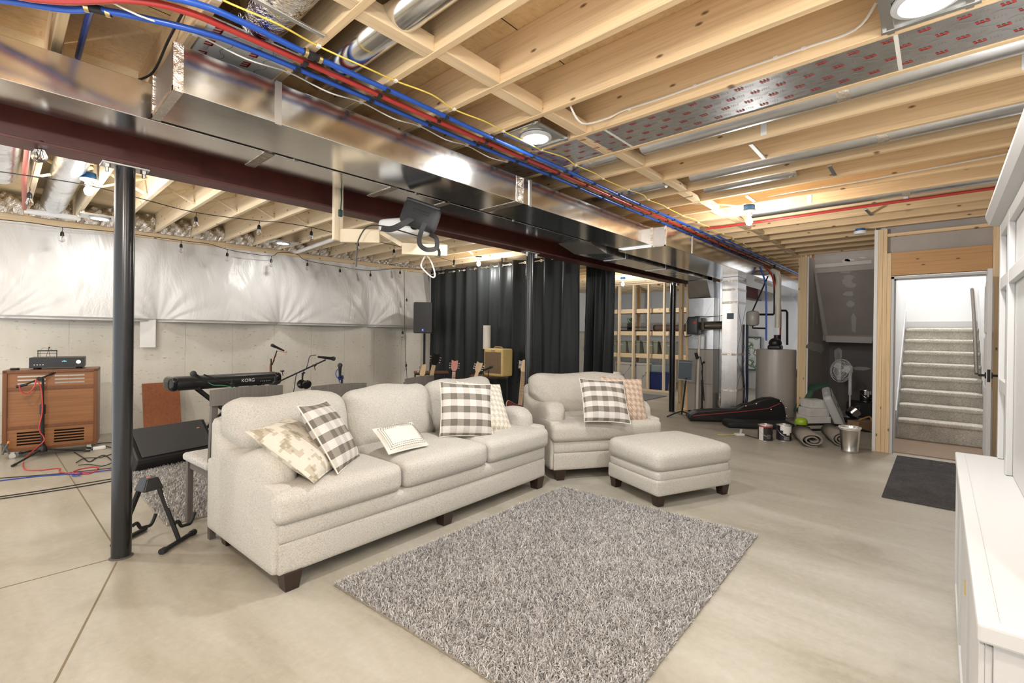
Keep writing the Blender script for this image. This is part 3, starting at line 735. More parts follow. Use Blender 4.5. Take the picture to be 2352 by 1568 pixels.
# ---------------------------------------------------------------- pipes
def pexpipe(pts, r, mat, lab, clips, nm='water_pipe', g='plastic water pipes under the joists', fit=()):
    t = thing(nm, lab, 'pipe', (0, 0, 0), 0, g)
    sp = smoothpath(pts, 6)
    MB().tube(sp, r, 10).build('tube', mat, t, True)
    for p in clips:
        p = Vector(p)
        MB().box(p.x-.012, p.x+.012, p.y-r-.005, p.y+r+.004, p.z-r-.004, p.z-r*.2).box(p.x-.012, p.x+.012, p.y+r, p.y+r+.006, p.z-r, ZJ+.0 if ZJ > p.z else p.z).build('clip', M_blkm, t, bevel=.002)
    for p, d in fit:
        p = Vector(p); d = Vector(d).normalized()
        MB().tube([p-d*.045, p+d*.045], r+.003, 12).build('coupling', M_blkm, t, True)
        for s in (-.034, .034): MB().tube([p+d*(s-.008), p+d*(s+.008)], r+.006, 12).build('crimp_ring', M_brass, t, True)
    return t
zp = 2.655
cl3 = [[(fx(n)-.019, y, zp) for n in range(-1, 18)] for y in (2.372, 2.285, 2.205)]
pexpipe([(-1.5,3.35,zp), (-.6,3.2,zp), (-.25,3.0,zp), tuple(atz(0,0,zp)), tuple(atz(150,22,zp)), tuple(atz(245,25,zp)), tuple(atz(450,70,zp)), (.80,2.372,zp)]+[(x,2.372,zp-.006*(1 if i % 2 else 0)) for i, x in enumerate((1.4,1.9,3,4.2,5.5,7,8.3))]+[(9.25,2.372,zp)], .0135, M_blue, 'blue plastic pipe on the duct side of the red one under the joists', cl3[0], fit=[((atz(224,22,zp)), (1,-.4,0))])
pexpipe([(-.9,3.0,zp), (.0,2.72,zp), tuple(atz(300,0,zp)), tuple(atz(430,27,zp)), (.72,2.285,zp)]+[(x,2.285,zp-.006*(i % 2)) for i, x in enumerate((1.2,1.8,3,4.2,5.5,7,8.3))]+[(9.35,2.285,zp)], .0145, M_red, 'red plastic pipe between two blue ones under the joists', cl3[1])
pexpipe([(-.9,2.75,zp), (.1,2.45,zp), tuple(atz(420,0,zp)), tuple(atz(560,52,zp)), (.95,2.205,zp)]+[(x,2.205,zp-.006*(i % 2)) for i, x in enumerate((1.5,2.2,3,4.2,5.5,7,8.3))]+[(11.5,2.2,zp)], .0135, M_blue, 'blue plastic pipe on the joist side next to the yellow cable', cl3[2], fit=[((1.0,2.205,zp),(1,0,0))])
# risers up-left
tag(MB().tube(smoothpath([(.21,2.45,zp),(.17,2.6,2.72),(.19,2.9,2.72),(.2,3.3,2.70)], 5), .0135, 8).build('water_pipe', M_red, smooth=True), 'red pipe clipped beside the joist at the upper left corner', 'pipe')
tag(MB().tube(smoothpath([(.27,2.5,zp+.02),(.262,2.58,2.70),(.27,2.9,2.75),(.275,3.3,2.75)], 5), .013, 8).build('water_pipe', M_blue, smooth=True), 'blue pipe branching off by the upper left joist', 'pipe')
tag(MB().tube([(fx(4)+.12,2.2,zp+.015),(fx(4)+.2,2.32,zp+.03)], .013, 8).build('pipe_branch', M_blue, smooth=True), 'short blue branch pipe crossing above the pipe trio past the foil panel', 'pipe')
tag(MB().tube(smoothpath([(5.75,2.1,zp), (5.78,1.9,zp), (5.79,1.5,zp), (5.8,1.2,2.66), (5.8,.4,2.665),(5.8,-.72,2.665)], 5), .014, 8).build('water_pipe', M_red, smooth=True), 'single red pipe running along a far joist towards the stairs', 'pipe')
# double run past the heater
for i, (y, m, c) in enumerate(((2.12, M_blue, 'blue'), (2.44, M_red, 'red'))):
    tag(MB().tube([(6.2+.6*i, y, 2.64), (12.6, y, 2.64)], .0135, 8).build('water_pipe', m, smooth=True), 'far %s pipe running over the water heater' % c, 'pipe')
# cables stapled to the joists
def cable(pts, r, mat, lab, staples=(), nm='cable', k=5):
    t = thing(nm, lab, 'cable', (0,0,0))
    MB().tube(smoothpath(pts, k), r, 6).build('wire', mat, t, True)
    for p in staples:
        p = Vector(p); MB().box(p.x-.009, p.x+.009, p.y-.009, p.y+.009, p.z-.006, p.z+.006).build('staple', M_whitep, t, bevel=.001)
ys = []; st = []
for n in range(-3, 20):
    ys.append((fx(n)-.019, 2.125-.004*n+.01*(n % 2), ZJ-.006)); st.append(ys[-1]); ys.append((fx(n)+SP/2-.019, 2.085-.004*n, ZJ-.012-.02*((n*7) % 3)/2))
cable(ys, .0042, M_yel, 'thin yellow cable stapled across the joists beside the blue pipe', st)
ws = [(.05,2.6,ZJ-.012)]; st = []
for n in range(-3, 4):
    ws.append((fx(n)-.019, 2.47, ZJ-.006)); st.append(ws[-1]); ws.append((fx(n)+SP/2-.019, 2.45, ZJ-.035))
cable(ws[:-1], .004, M_whitec, 'white cable sagging along the edge of the front duct', st)
jx = fx(2)-.04
x3 = fx(3)-.042
cable([(fx(2)+.02,1.62,2.70),(fx(2)+.12,1.60,2.62),(x3-.05,1.55,2.70),(x3-.01,1.45,2.735),(x3,1.2,2.735),(x3,.9,2.74),(x3,.5,2.738),(x3,.3,2.742),(x3-.05,.22,2.80)], .006, M_whitec, 'white cable stapled along the joist face beside the printed foil panel', [(x3,1.42,2.735),(x3,1.02,2.738),(x3,.62,2.739),(x3,.5,2.738)])
cable([(fx(8)+.03,1.9,2.70),(fx(8)+.2,1.62,2.672),(fx(9)-.1,1.5,2.66),(fx(9)-.02,1.42,2.70),(fx(9)-.045,1.1,2.72),(fx(9)-.045,.5,2.715),(fx(9)-.045,-.7,2.74)], .007, M_whitec, 'white cable feeding the blue box of the lit bulb', [(fx(9)-.045,1.1,2.72),(fx(9)-.045,.8,2.718)])
cable([tuple(atz(425,20,ZS-.12)), tuple(atz(388,90,2.72)), tuple(atz(352,165,2.69)), (.47,3.05,2.62)], .006, M_blk, 'black cable with a green tag running over the duct end cap')
tag(MB().bar(atz(575,-8,2.672), atz(745,83,2.672), .022, .012).build('hanger_bar', M_flatmetal, bevel=.002), 'slim galvanized hanger bar at the top edge crossing the first bays', 'bar')
for i, (a, c) in enumerate((((1724,330),(1756,364)), ((1905,380),(1918,402)), ((1715,449),(1733,462)), ((1988,480),(2003,494)))):
    p, q = atz(*a, 2.70), atz(*c, 2.672)
    tag(MB().bar(p, q, .03, .012).build('duct_bracket', M_flatmetal, bevel=.002), 'little metal bracket under the round ducts, %s from the foil panel' % ORD[i], 'bracket', 'duct brackets')
for i, (n, y) in enumerate(((5, -.30), (5, .88), (11, .26), (10, .98))):
    tag(MB().box(fx(n)-.042, fx(n)-.0385, y-.018, y+.018, 2.69, 2.82).build('nail_plate', M_whitep), 'white punched strip nailed to a joist, %s of the four' % ('right one on the near joist','left one on the near joist','right one on the far joist','left one on the far joist')[i], 'strip', 'white strips on joists')
# ---------------------------------------------------------------- lights
def downlight(x, y, z, r, lab, plate=True, power=20):
    t = thing('recessed_light', lab, 'ceiling light', (x, y, z), 0, 'round recessed lights')
    if plate: MB().box(-.17, .17, -.15, .15, .008, .012).box(-.165, -.145, -.155, .155, -.0, .03).box(.145, .165, -.155, .155, -.0, .03).box(-.183, .183, .11, .135, .002, .02).box(-.183, .183, -.135, -.11, .002, .02).build('mounting_plate', M_flatmetal, t)
    MB().lathe([(r*.80, -.012), (r, -.004), (r, .006), (r*.2, .006)], 40, None, False).build('trim_ring', M_white, t, True)
    MB().lathe([(.001, -.009), (r*.8, -.0095), (r*.8, .004), (.001, .004)], 40).build('lens', M_lens, t, True)
    if power:
        ld = bpy.data.lights.new('lamp_light', 'AREA'); ld.shape = 'DISK'; ld.size = r*1.6; ld.energy = power; ld.color = (1, .98, .95)
        lo = bpy.data.objects.new('lamp_light', ld); COL.objects.link(lo); lo.location = (x, y, z-.02)
def bulbfix(x, y, z, lab, cat='ceiling light', box=M_bluebox, lit=True, power=26, side=0, r=.033):
    t = thing('bulb_fixture', lab, cat, (x, y, z), 0, 'bare bulb fixtures')
    MB().lathe([(.04, .055), (.052, .05), (.055, 0), (.055, -.004)], 24).build('junction_box', box, t, True)
    MB().lathe([(.062, -.004), (.06, -.016), (.03, -.022), (.028, -.05), (.02, -.052)], 24).build('lampholder', M_whitep, t, True)
    MB().lathe([(.014, -.05), (.016, -.065), (r, -.10), (r*.98, -.12), (r*.7, -.142), (.002, -.152)][::-1], 20).build('bulb', M_bulb if lit else M_bulbglass, t, True)
    if lit and power:
        ld = bpy.data.lights.new('lamp_light', 'POINT'); ld.energy = power; ld.shadow_soft_size = .04; ld.color = (1, .975, .94)
        lo = bpy.data.objects.new('lamp_light', ld); COL.objects.link(lo); lo.location = (x, y, z-.20)
downlight(2.43, 2.02, 2.672, .105, 'lit recessed light beside the yellow cable, left end of the printed foil panel')
downlight(2.43, .05, 2.672, .115, 'lit recessed light cut by the top right edge of the photo')
downlight(.80, 7.2, 2.64, .10, 'lit recessed light above the wood radio cabinet corner of the wall', True, 4)
downlight(2.84, 7.18, 2.66, .10, 'lit recessed light near the white plastic wall beyond the string lights', True, 4)
bulbfix(5.11, 1.44, 2.63, 'lit bulb under a blue box between far joists, above the furnace side', power=27)
bulbfix(.55, 5.65, 2.70, 'lit bulb under a blue box left of the front black post', power=11)
bulbfix(5.55, 5.85, 2.665, 'lit bulb in front of the charcoal curtain rod', box=M_blkg if False else M_blk, power=20)
bulbfix(9.3, 5.19, 2.60, 'lit bulb in the storage room seen past the curtain edge', power=45)
bulbfix(11.6, 1.0+1.7, 2.70, 'added lit bulb brightening the utility area behind the water heater', power=240)  # invented fixture, added to brighten the far utility area
t = thing('smoke_detector', 'white smoke detector on a blue box by the closet', 'smoke detector', (7.0, .73, 2.655))
MB().lathe([(.05, .02), (.05, -.01)], 20).build('junction_box', M_bluebox, t, True)
MB().lathe([(.062, -.01), (.066, -.025), (.058, -.045), (.03, -.05)], 28).build('cover', M_whitep, t, True)
# round duct and grille bar in the music area ceiling
tag(MB().tube([(.43,7.45,2.77),(.43,6.2,2.79),(.43,4.6,2.79)], .11, 28).build('round_duct', M_crease, smooth=True), 'white-silver round duct in the left music area ceiling', 'duct')
tag(MB().tube([(.02,6.4,2.79),(.02,4.4,2.79)], .11, 28).build('round_duct', M_crease, smooth=True), 'round duct at the extreme left edge above the string lights', 'duct')
tag(MB().box(.20,.66,7.45,7.53,2.63,2.677).build('duct_boot', M_whitep, bevel=.004), 'slotted white duct boot bar under the round duct at the wall', 'boot')
tag(MB().tube([(.20,7.4,2.66),(.155,5.9,2.66),(.14,4.2,2.66)], .018, 10).build('water_pipe', plain('salmon_pipe', (.45,.12,.09), .5), smooth=True), 'dusty red pipe clipped to the leftmost music area joist', 'pipe')
tag(MB().tube([atz(672,582,2.66), atz(770,548,2.66)], .03, 12).build('drain_pipe', M_whitep, smooth=True), 'white pipe under the joists left of the projector shelf', 'pipe')
# string lights
for i, (px, py, z) in enumerate(((737,580,2.62),(792,566,2.62),(840,553,2.62))):
    p = atz(px, py, z)
    t = thing('ceiling_hook', 'small galvanized hook under the music area joists, %s from the left' % ORD[i], 'hook', tuple(p), 0, 'galvanized ceiling hooks')
    MB().box(-.03, .03, -.02, .02, .035, ZJ-z).build('mount', M_flatmetal, t, bevel=.004)
    MB().tube([(.014*math.sin(a), 0, .015+.018*math.cos(a)) for a in [2*PI*k/12 for k in range(12)]], .005, 6, closed=True).build('ring', M_flatmetal, t, True)
tag(MB().box(1.30,1.47,7.93,7.945,1.12,1.50).build('paper_strip', M_whitep), 'white paper strip hanging below the blanket right behind the front post', 'paper')
def string(path, bulbs, lab, glab, drop=.11):
    tag(MB().tube(smoothpath(path, 4), .0045, 6).build('light_string_cord', M_blk, smooth=True), lab, 'cord')
    for i, p in enumerate(bulbs):
        p = Vector(p)
        t = thing('string_bulb', glab % ordn(i), 'string light', tuple(p), 0, 'unlit bulbs of the string lights')
        MB().tube([(0,0,.004), (.004,0,-.02), (-.003,0,-.05)], .0035, 6).build('lead', M_blk, t, True)
        MB().lathe([(.008, -.045), (.017, -.058), (.019, -.095), (.013, -.10)], 12).build('socket', M_blk, t, True)
        MB().lathe([(.012, -.098), (.016, -.108), (.027, -.135), (.025, -.152), (.012, -.166), (.001, -.169)][::-1], 14).build('bulb_glass', M_bulbglass, t, True)
        MB().tube([(0,0,-.10), (.006,0,-.14), (0,0,-.15), (-.006,0,-.14), (0,0,-.102)], .0012, 4).build('filament', M_fil, t)
        if i == 0: pass
zs = 2.63
pa = [atz(*a, zs) for a in ((-10,393),(55,402),(200,425),(320,455),(450,488),(595,507),(640,510),(715,522),(790,540),(905,563),(1040,600))]
string(pa, [atz(*a, zs) for a in ((68,430),(450,488),(595,507),(715,522),(822,548),(905,565),(1043,590))][0:], 'black string light cord hung across the music area joists', '%s clear bulb on the string hung across the joists, counted from the left')
pb = [aty(*a, 7.70) for a in ((-10,503),(75,512),(145,522),(260,532),(415,552),(480,560),(520,572),(560,580),(623,588),(640,580),(680,583),(705,598),(780,612),(850,621),(920,616),(975,620))]
string(pb, [aty(*a, 7.68) for a in ((143,523),(416,552),(522,573),(623,588),(706,597),(781,612),(851,622),(919,617))], 'black string light cord along the top of the white plastic wall', '%s bulb on the string along the white plastic wall, counted from the left')
pc = [aty(*a, 7.66) for a in ((928,620),(929,680),(930,760),(932,830),(937,895),(940,930))]
string(pc, [aty(*a, 7.65) for a in ((934,680),(925,755),(933,830))], 'black string light cord hanging down the concrete wall corner', '%s bulb down the hanging cord by the loudspeaker')

q0 = [atz(86,352,2.30)+Vector((0,0,.12)), atz(95,352,2.30)+Vector((0,0,.12))]
for i, p in enumerate(q0):
    src = [o for o in bpy.data.objects if o.name.startswith('string_bulb') and o.parent is None][0]
    r = dup(src, tuple(p), 0, ('clear bulb hanging closest to the beam at upper left', 'empty black socket tail beside the bulb closest to the beam')[i])
tag(MB().box(q0[0].x-.05, q0[0].x-.01, q0[0].y, q0[0].y+.002, q0[0].z-.09, q0[0].z-.03).build('warning_tag', M_yel), 'yellow warning tag on the bulb cord at upper left', 'tag')
# ---------------------------------------------------------------- upholstered seating
def interp(pts, x):
    if x <= pts[0][0]: return pts[0][1]
    for (a, b), (c, d) in zip(pts, pts[1:]):
        if x <= c:
            t = (x-a)/(c-a); t = t*t*(3-2*t); return b+(d-b)*t
    return pts[-1][1]
ARM = [(.13,.60),(.17,.66),(.25,.700),(.36,.700),(.48,.668),(.62,.640),(.74,.665),(.86,.735),(1.0,.75)]
def leg(t, x, y, h=.1, w=.05):
    a, b = w*.72, w
    MB().hexa([(x-a/1,y-a,0),(x+a,y-a,0),(x+a,y+a,0),(x-a,y+a,0)], [(x-b,y-b,h),(x+b,y-b,h),(x+b,y+b,h),(x-b,y+b,h)]).build('leg', M_dkleg, t, bevel=.003)
def seat(name, lab, cat, loc, rz, W, n, mat, midleg):
    t = thing(name, lab, cat, loc, rz)
    MB().rbox(W/2, .515, .175, W-.05, .97, .17, .02, 10, (0,.008,0)).build('base_rail', mat, t, True)
    MB().rbox(W/2, .50, .305, W-.05, .94, .12, .03, 10, (0,.014,0)).build('upper_rail', mat, t, True)
    for xs_ in (.055, W-.055): MB().rbox(xs_, .525, .32, .11, .95, .45, .022, 12, (.006,0,0)).build('side_panel', mat, t, True)
    for s in (0, 1):
        x = .10 if s == 0 else W-.10
        def warp(p, u, s=s):
            y = p.y+.575; zt = interp(ARM, y); h = .36
            f = (p.z+h)/(2*h); p = p.copy(); p.z = -h+f*(zt-.24)
            q = max(0, f-.55)/.45
            p.x += (1 if s == 0 else -1)*.025*q*max(0, 1-abs(y-.3)/.4)
            if y < .25: p.y += .03*(1-f)*0
            return p
        MB().rbox(x, .575, .60, .19, .86, .72, .085, 16, (.012,0,0), None, warp).build('arm', mat, t, True, sub=1)
    MB().rbox(W/2, .925, .53, W-.03, .17, .56, .06, 12, (0,.015,0)).build('back_frame', mat, t, True)
    ws = W/n
    inner = .185
    for i in range(n):
        x0 = ws*i+.004; x1 = ws*(i+1)-.004
        a = inner if i == 0 else x0; b = W-inner if i == n-1 else x1
        mb = MB().rbox((a+b)/2, .40, .44, b-a, .80, .175, .055, 12, (.0,.012,.028))
        if i == 0 or i == n-1:
            fa = .0 if i == 0 else x0; fb = W if i == n-1 else x1
            mb = MB()
            def warpT(p, u, a=a, b=b, fa=fa, fb=fb):
                p = p.copy(); y = p.y+.40
                k = max(0, min(1, (y-.145)/.03)); k = k*k*(3-2*k)
                cx = (fa+fb)/2
                if i == 0 and p.x+cx < a: p.x = p.x+(a-(p.x+cx))*k
                if i == n-1 and p.x+cx > b: p.x = p.x-((p.x+cx)-b)*k
                return p
            mb.rbox((fa+fb)/2, .40, .44, fb-fa, .80, .175, .055, 22, (0,.012,.028), None, warpT)
        mb.build('seat_cushion', mat, t, True)
    for i in range(n):
        wb = (W-.04)/n; x = .02+wb*(i+.5)
        def warpB(p, u, i=i):
            p = p.copy(); k = (1-u.z)/2
            if i == 0: p.z += .23*k*max(0, -u.x-.15)**2/.72
            if i == n-1: p.z += .23*k*max(0, u.x-.15)**2/.72
            p.z += -.014*math.cos(u.x*PI*.9)*k*.5+.01*math.sin(u.x*5+i*2)*max(0, u.z)
            p.y += .010*math.sin(u.x*9+u.z*7+i)*.5
            p.x *= 1-.03*max(0, u.z)**2
            return p
        M = T3(x, .735, .695) @ R3(math.radians(-13), 'X')
        MB().rbox(0, 0, 0, wb-.006, .23, .47, .10, 16, (.012,.05,.012), M, warpB).build('back_cushion', mat, t, True)
    for x, y in ((.10,.07),(W-.10,.07),(.10,.88),(W-.10,.88)): leg(t, x, y)
    if midleg: leg(t, W/2+.02, .09); leg(t, W/2, .86)
    return t
SOFA = seat('sofa', 'long oatmeal three-seat sofa with rolled sock arms and dark tapered feet', 'sofa', (.955, 2.455, 0), math.radians(2.6), 2.38, 3, M_sofa, True)
CHAIR = seat('armchair', 'wide oatmeal armchair angled beside the long sofa, with two cushions on it', 'armchair', (3.44, 2.62, 0), math.radians(-32), 1.16, 1, M_chair, False)
t = thing('ottoman', 'square oatmeal ottoman on dark feet in front of the armchair', 'ottoman', (3.49, 1.62, 0), math.radians(-22))
MB().rbox(.42, .325, .15, .83, .64, .13, .02, 10, (.006,.006,0)).build('base_rail', M_sofa, t, True)
MB().rbox(.42, .325, .24, .815, .625, .09, .03, 10, (.01,.01,0)).build('upper_rail', M_sofa, t, True)
MB().rbox(.42, .325, .355, .85, .66, .165, .06, 14, (.012,.012,.035)).build('top_cushion', M_sofa, t, True)
for x, y in ((.06,.06),(.78,.06),(.06,.59),(.78,.59)): leg(t, x, y, .095, .042)

# ---------------------------------------------------------------- pillows
def reach(px, py, ref, Ld, far=True):
    r = ray(px, py); t0 = (ref-CAM).dot(r)/r.dot(r)
    d2 = ((CAM+r*t0)-ref).length_squared
    if d2 >= Ld*Ld: return CAM+r*t0
    dt = math.sqrt((Ld*Ld-d2)/r.dot(r)); return CAM+r*(t0+(dt if far else -dt))
def pillow_mesh(w, h, th, n=26):
    mb = MB()
    def f(sgn):
        def g(u, v):
            a, b = 2*u-1, 2*v-1
            e = .055
            x = a*w/2*(1-e*(1-b*b)*abs(a)**3*1.0); y = b*h/2*(1-e*(1-a*a)*abs(b)**3*1.0)
            z = sgn*th/2*(max(0, 1-abs(a)**2.6)**.62)*(max(0, 1-abs(b)**2.6)**.62)
            z += sgn*.004*math.sin(7*a+3*b)*(1-a*a)*(1-b*b)
            return (x, y, z)
        return g
    mb.grid(f(1), n, n); k = len(mb.f); mb.grid(f(-1), n, n)
    for i in range(k, len(mb.f)): mb.f[i] = mb.f[i][::-1]
    return mb, f(1)
def pillow(lab, bl, zbl, br, farR, tl, farT, w, h, th, mat, pipe, grp=None, name='throw_pillow', ref=None):
    B = ref if ref is not None else atz(*bl, zbl)
    R = reach(*br, B, w, farR); Tt = reach(*tl, B, h, farT)
    u = (R-B).normalized(); v = (Tt-B); v = (v-u*v.dot(u)).normalized(); nz = u.cross(v)
    c = B+u*w/2+v*h/2
    t = thing(name, lab, 'pillow', (0,0,0), 0, grp)
    t.matrix_world = Matrix(((u.x,v.x,nz.x,c.x),(u.y,v.y,nz.y,c.y),(u.z,v.z,nz.z,c.z),(0,0,0,1)))
    mb, g = pillow_mesh(w, h, th); mb.build('cover', mat, t, True)
    edge = [g(i/20, 0) for i in range(20)]+[g(1, i/20) for i in range(20)]+[g(1-i/20, 1) for i in range(20)]+[g(0, 1-i/20) for i in range(20)]
    MB().tube(edge, .0045, 6, closed=True).build('piping', pipe, t, True)
    return t
pillow('stepped-pattern khaki pillow slumped against the left sofa arm', (722,1108), .55, (800,1055), True, (604,985), True, .46, .46, .15, M_camo, M_camo)
pillow('buffalo plaid pillow leaning on the stepped-pattern pillow at the left sofa end', (776,1088), .545, (829,1053), True, (704,934), True, .45, .45, .14, M_plaid, M_pipe_t)
pillow('small cream lumbar pillow with dark stitched border in the middle of the sofa', (893,1043), .56, (984,1022), True, (862,985), True, .34, .23, .10, M_cream, M_cream, None)
pw = bpy.data.objects[[o.name for o in bpy.data.objects if o.get('label', '').startswith('small cream')][0]]
st = MB()
for off in (.022, .034, .046):
    x, y = .17-off, .115-off
    def zf(a, b): return .05*(max(0, 1-abs(a/.17)**2.6)**.62)*(max(0, 1-abs(b/.115)**2.6)**.62)+.0015
    for (p, q) in (((-x,-y),(-x,y)), ((x,-y),(x,y)), ((-x,-y),(x,-y)), ((-x,y),(x,y))):
        for k in range(16):
            a = k/16; c = (k+.6)/16
            p1 = (p[0]+(q[0]-p[0])*a, p[1]+(q[1]-p[1])*a); p2 = (p[0]+(q[0]-p[0])*c, p[1]+(q[1]-p[1])*c)
            st.tube([(*p1, zf(*p1)), (*p2, zf(*p2))], .0013, 4)
st.build('stitched_border', M_blkm, pw)
pillow('pale houndstooth pillow behind the plaid one at the right sofa end', None, 0, (1176,990), True, (1078,882), True, .46, .45, .13, M_hound2, M_hound2, ref=atd(1074,990,(atz(1010,1003,.56)-CAM).dot(FW)+.16))
pillow('large upright buffalo plaid pillow at the right end of the sofa', (1010,1003), .55, (1132,1004), True, (1018,877), True, .44, .44, .14, M_plaid, M_pipe_t)
pillow('tan houndstooth pillow behind the plaid one on the armchair', None, 0, (1487,971), True, (1398,868), True, .46, .45, .12, M_hound, M_hound, ref=atd(1390,967,(atz(1342,968,.56)-CAM).dot(FW)+.20))
pillow('buffalo plaid pillow standing on the armchair', (1342,968), .56, (1449,973), True, (1352,872), True, .45, .45, .14, M_plaid, M_pipe_t)

# ---------------------------------------------------------------- shag rugs
def shag(name, lab, A, B, Cc, n, seed, wid=.0042, ln=(.017,.028), mat=None):
    A, B, Cc = Vector(A), Vector(B), Vector(Cc)
    D = A+(Cc-B); c = (A+B+Cc+D)/4
    t = thing(name, lab, 'rug', tuple(c))
    zb = .008
    cs = [p-c for p in (A, B, Cc, D)]
    MB().hexa([(p.x, p.y, .001) for p in cs[::-1]], [(p.x, p.y, zb) for p in cs[::-1]]).build('backing', M_back, t)
    rs = np.random.RandomState(seed)
    m = int(math.sqrt(n)); e1 = np.array(cs[1]-cs[0]); e2 = np.array(cs[3]-cs[0]); o = np.array(cs[0])
    l1, l2 = np.linalg.norm(e1), np.linalg.norm(e2)
    n1 = int(math.sqrt(n*l1/l2)); n2 = int(n/n1)
    gu, gv = np.meshgrid(np.arange(n1), np.arange(n2)); N_ = gu.size
    u = (gu.ravel()+rs.uniform(0, 1, N_))/n1; v = (gv.ravel()+rs.uniform(0, 1, N_))/n2
    base = o+u[:, None]*e1+v[:, None]*e2; base[:, 2] = zb*.6
    # clumps share a leaning direction
    cl = np.sin(u*l1*75+1.7*np.sin(v*l2*61))+np.cos(v*l2*83+1.3*np.sin(u*l1*57)); cl2 = np.sin(u*l1*31+v*l2*26)
    ang = cl*1.6+cl2*.8+rs.normal(0, 1.3, N_)
    lean = np.clip(rs.normal(.75, .25, N_), .1, 1.2)
    L_ = rs.uniform(*ln, N_)
    dx = np.stack([np.cos(ang), np.sin(ang), np.zeros(N_)], 1); up = np.array([0, 0, 1.])
    sd = np.stack([-np.sin(ang+rs.normal(0,.9,N_)), np.cos(ang+rs.normal(0,.9,N_)), np.zeros(N_)], 1)
    p1 = base+up*(L_*.55*np.cos(lean*.5))[:, None]+dx*(L_*.55*np.sin(lean*.5))[:, None]
    p2 = p1+up*(L_*.5*np.cos(lean*1.3))[:, None]+dx*(L_*.5*np.sin(lean*1.3))[:, None]
    w = wid/2
    V = np.stack([base-sd*w, base+sd*w, p1-sd*w*1.1, p1+sd*w*1.1, p2-sd*w*.6, p2+sd*w*.6], 1).reshape(-1, 3)
    F = (np.arange(N_)*6)[:, None, None]+np.array([[0,1,3,2],[2,3,5,4]])[None]
    F = F.reshape(-1, 4)
    me = bpy.data.meshes.new('pile'); me.vertices.add(len(V)); me.vertices.foreach_set('co', V.ravel().astype(np.float32))
    me.loops.add(F.size); me.loops.foreach_set('vertex_index', F.ravel().astype(np.int32)); me.polygons.add(len(F))
    me.polygons.foreach_set('loop_start', (np.arange(len(F))*4).astype(np.int32)); me.polygons.foreach_set('loop_total', np.full(len(F), 4, np.int32))
    me.update(calc_edges=True); me.validate(); me.materials.append(mat or M_pile)
    po = bpy.data.objects.new('pile', me); COL.objects.link(po); po.parent = t; po['kind'] = 'stuff'
    return t
shag('shag_rug', 'large grey shag rug on the concrete in front of the sofa', (1.225,2.375,0), (3.38,2.46,0), (3.49,.905,0), 105000, 3)
shag('shag_rug', 'grey shag rug under the dining chairs behind the sofa', (.80,6.0,0), (3.1,6.0,0), (3.1,3.93,0), 42000, 5, .005, (.02,.032))
# ---------------------------------------------------------------- chairs
def side_chair(lab, loc, rz, hb=.95):
    t = thing('side_chair', lab, 'chair', loc, rz, 'grey wooden side chairs')
    w, d = .43, .43
    for x in (.02, w-.02):
        MB().hexa([(x-.017,d-.04+0,0),(x+.017,d-.04,0),(x+.017,d,0),(x-.017,d,0)], [(x-.018,d-.045,.44),(x+.018,d-.045,.44),(x+.018,d,.44),(x-.018,d,.44)]).build('leg', M_chairw, t, bevel=.002)
        mb = MB(); pr_ = [(-.02,0),(0.0,.44),(-.005,.5),(-.045,hb-.03)]
        for (y0, z0), (y1, z1) in zip(pr_, pr_[1:]):
            mb.hexa([(x-.018,y0,z0),(x+.018,y0,z0),(x+.018,y0+.036,z0),(x-.018,y0+.036,z0)], [(x-.018,y1,z1),(x+.018,y1,z1),(x+.018,y1+.036,z1),(x-.018,y1+.036,z1)])
        mb.build('leg', M_chairw, t)
    MB().box(.02, w-.02, .01, .03, .385, .445).box(.02, w-.02, d-.03, d-.012, .385, .445).box(.012, .03, .02, d-.02, .385, .445).box(w-.03, w-.012, .02, d-.02, .385, .445).build('apron', M_chairw, t, bevel=.002)
    MB().rbox(w/2, d/2+.01, .465, w+.03, d+.02, .055, .022, 10, (0,0,.018)).build('seat', M_seatf, t, True)
    def rail(u, v):
        x = (u-.5)*(w+.03)+w/2; b = -.035*(1-(2*u-1)**2)
        return (x, -.045+b, hb-.095+v*.10+.012*(1-(2*u-1)**2)*v)
    mb = MB(); mb.grid(rail, 12, 1); mb.build('top_rail', M_chairw, t, solid=.022)
    for i in range(5):
        x = w*(i+1)/6; b = -.03*(1-(2*x/w-1)**2)
        MB().hexa([(x-.014,-.005,.44),(x+.014,-.005,.44),(x+.014,.012,.44),(x-.014,.012,.44)], [(x-.016,-.05+b,hb-.09),(x+.016,-.05+b,hb-.09),(x+.016,-.034+b,hb-.09),(x-.016,-.034+b,hb-.09)]).build('slat', M_chairw, t)
    return t
side_chair('grey slat-back chair with speckled seat, at the left end of the sofa', (.935,3.50,0), math.radians(4), .965)
side_chair('grey slat-back chair behind the middle of the sofa under the headphones stand', (1.68,3.68,0), math.radians(-3), .92)
side_chair('grey slat-back chair behind the sofa below the loudspeaker', (2.58,3.74,0), math.radians(18), .92)

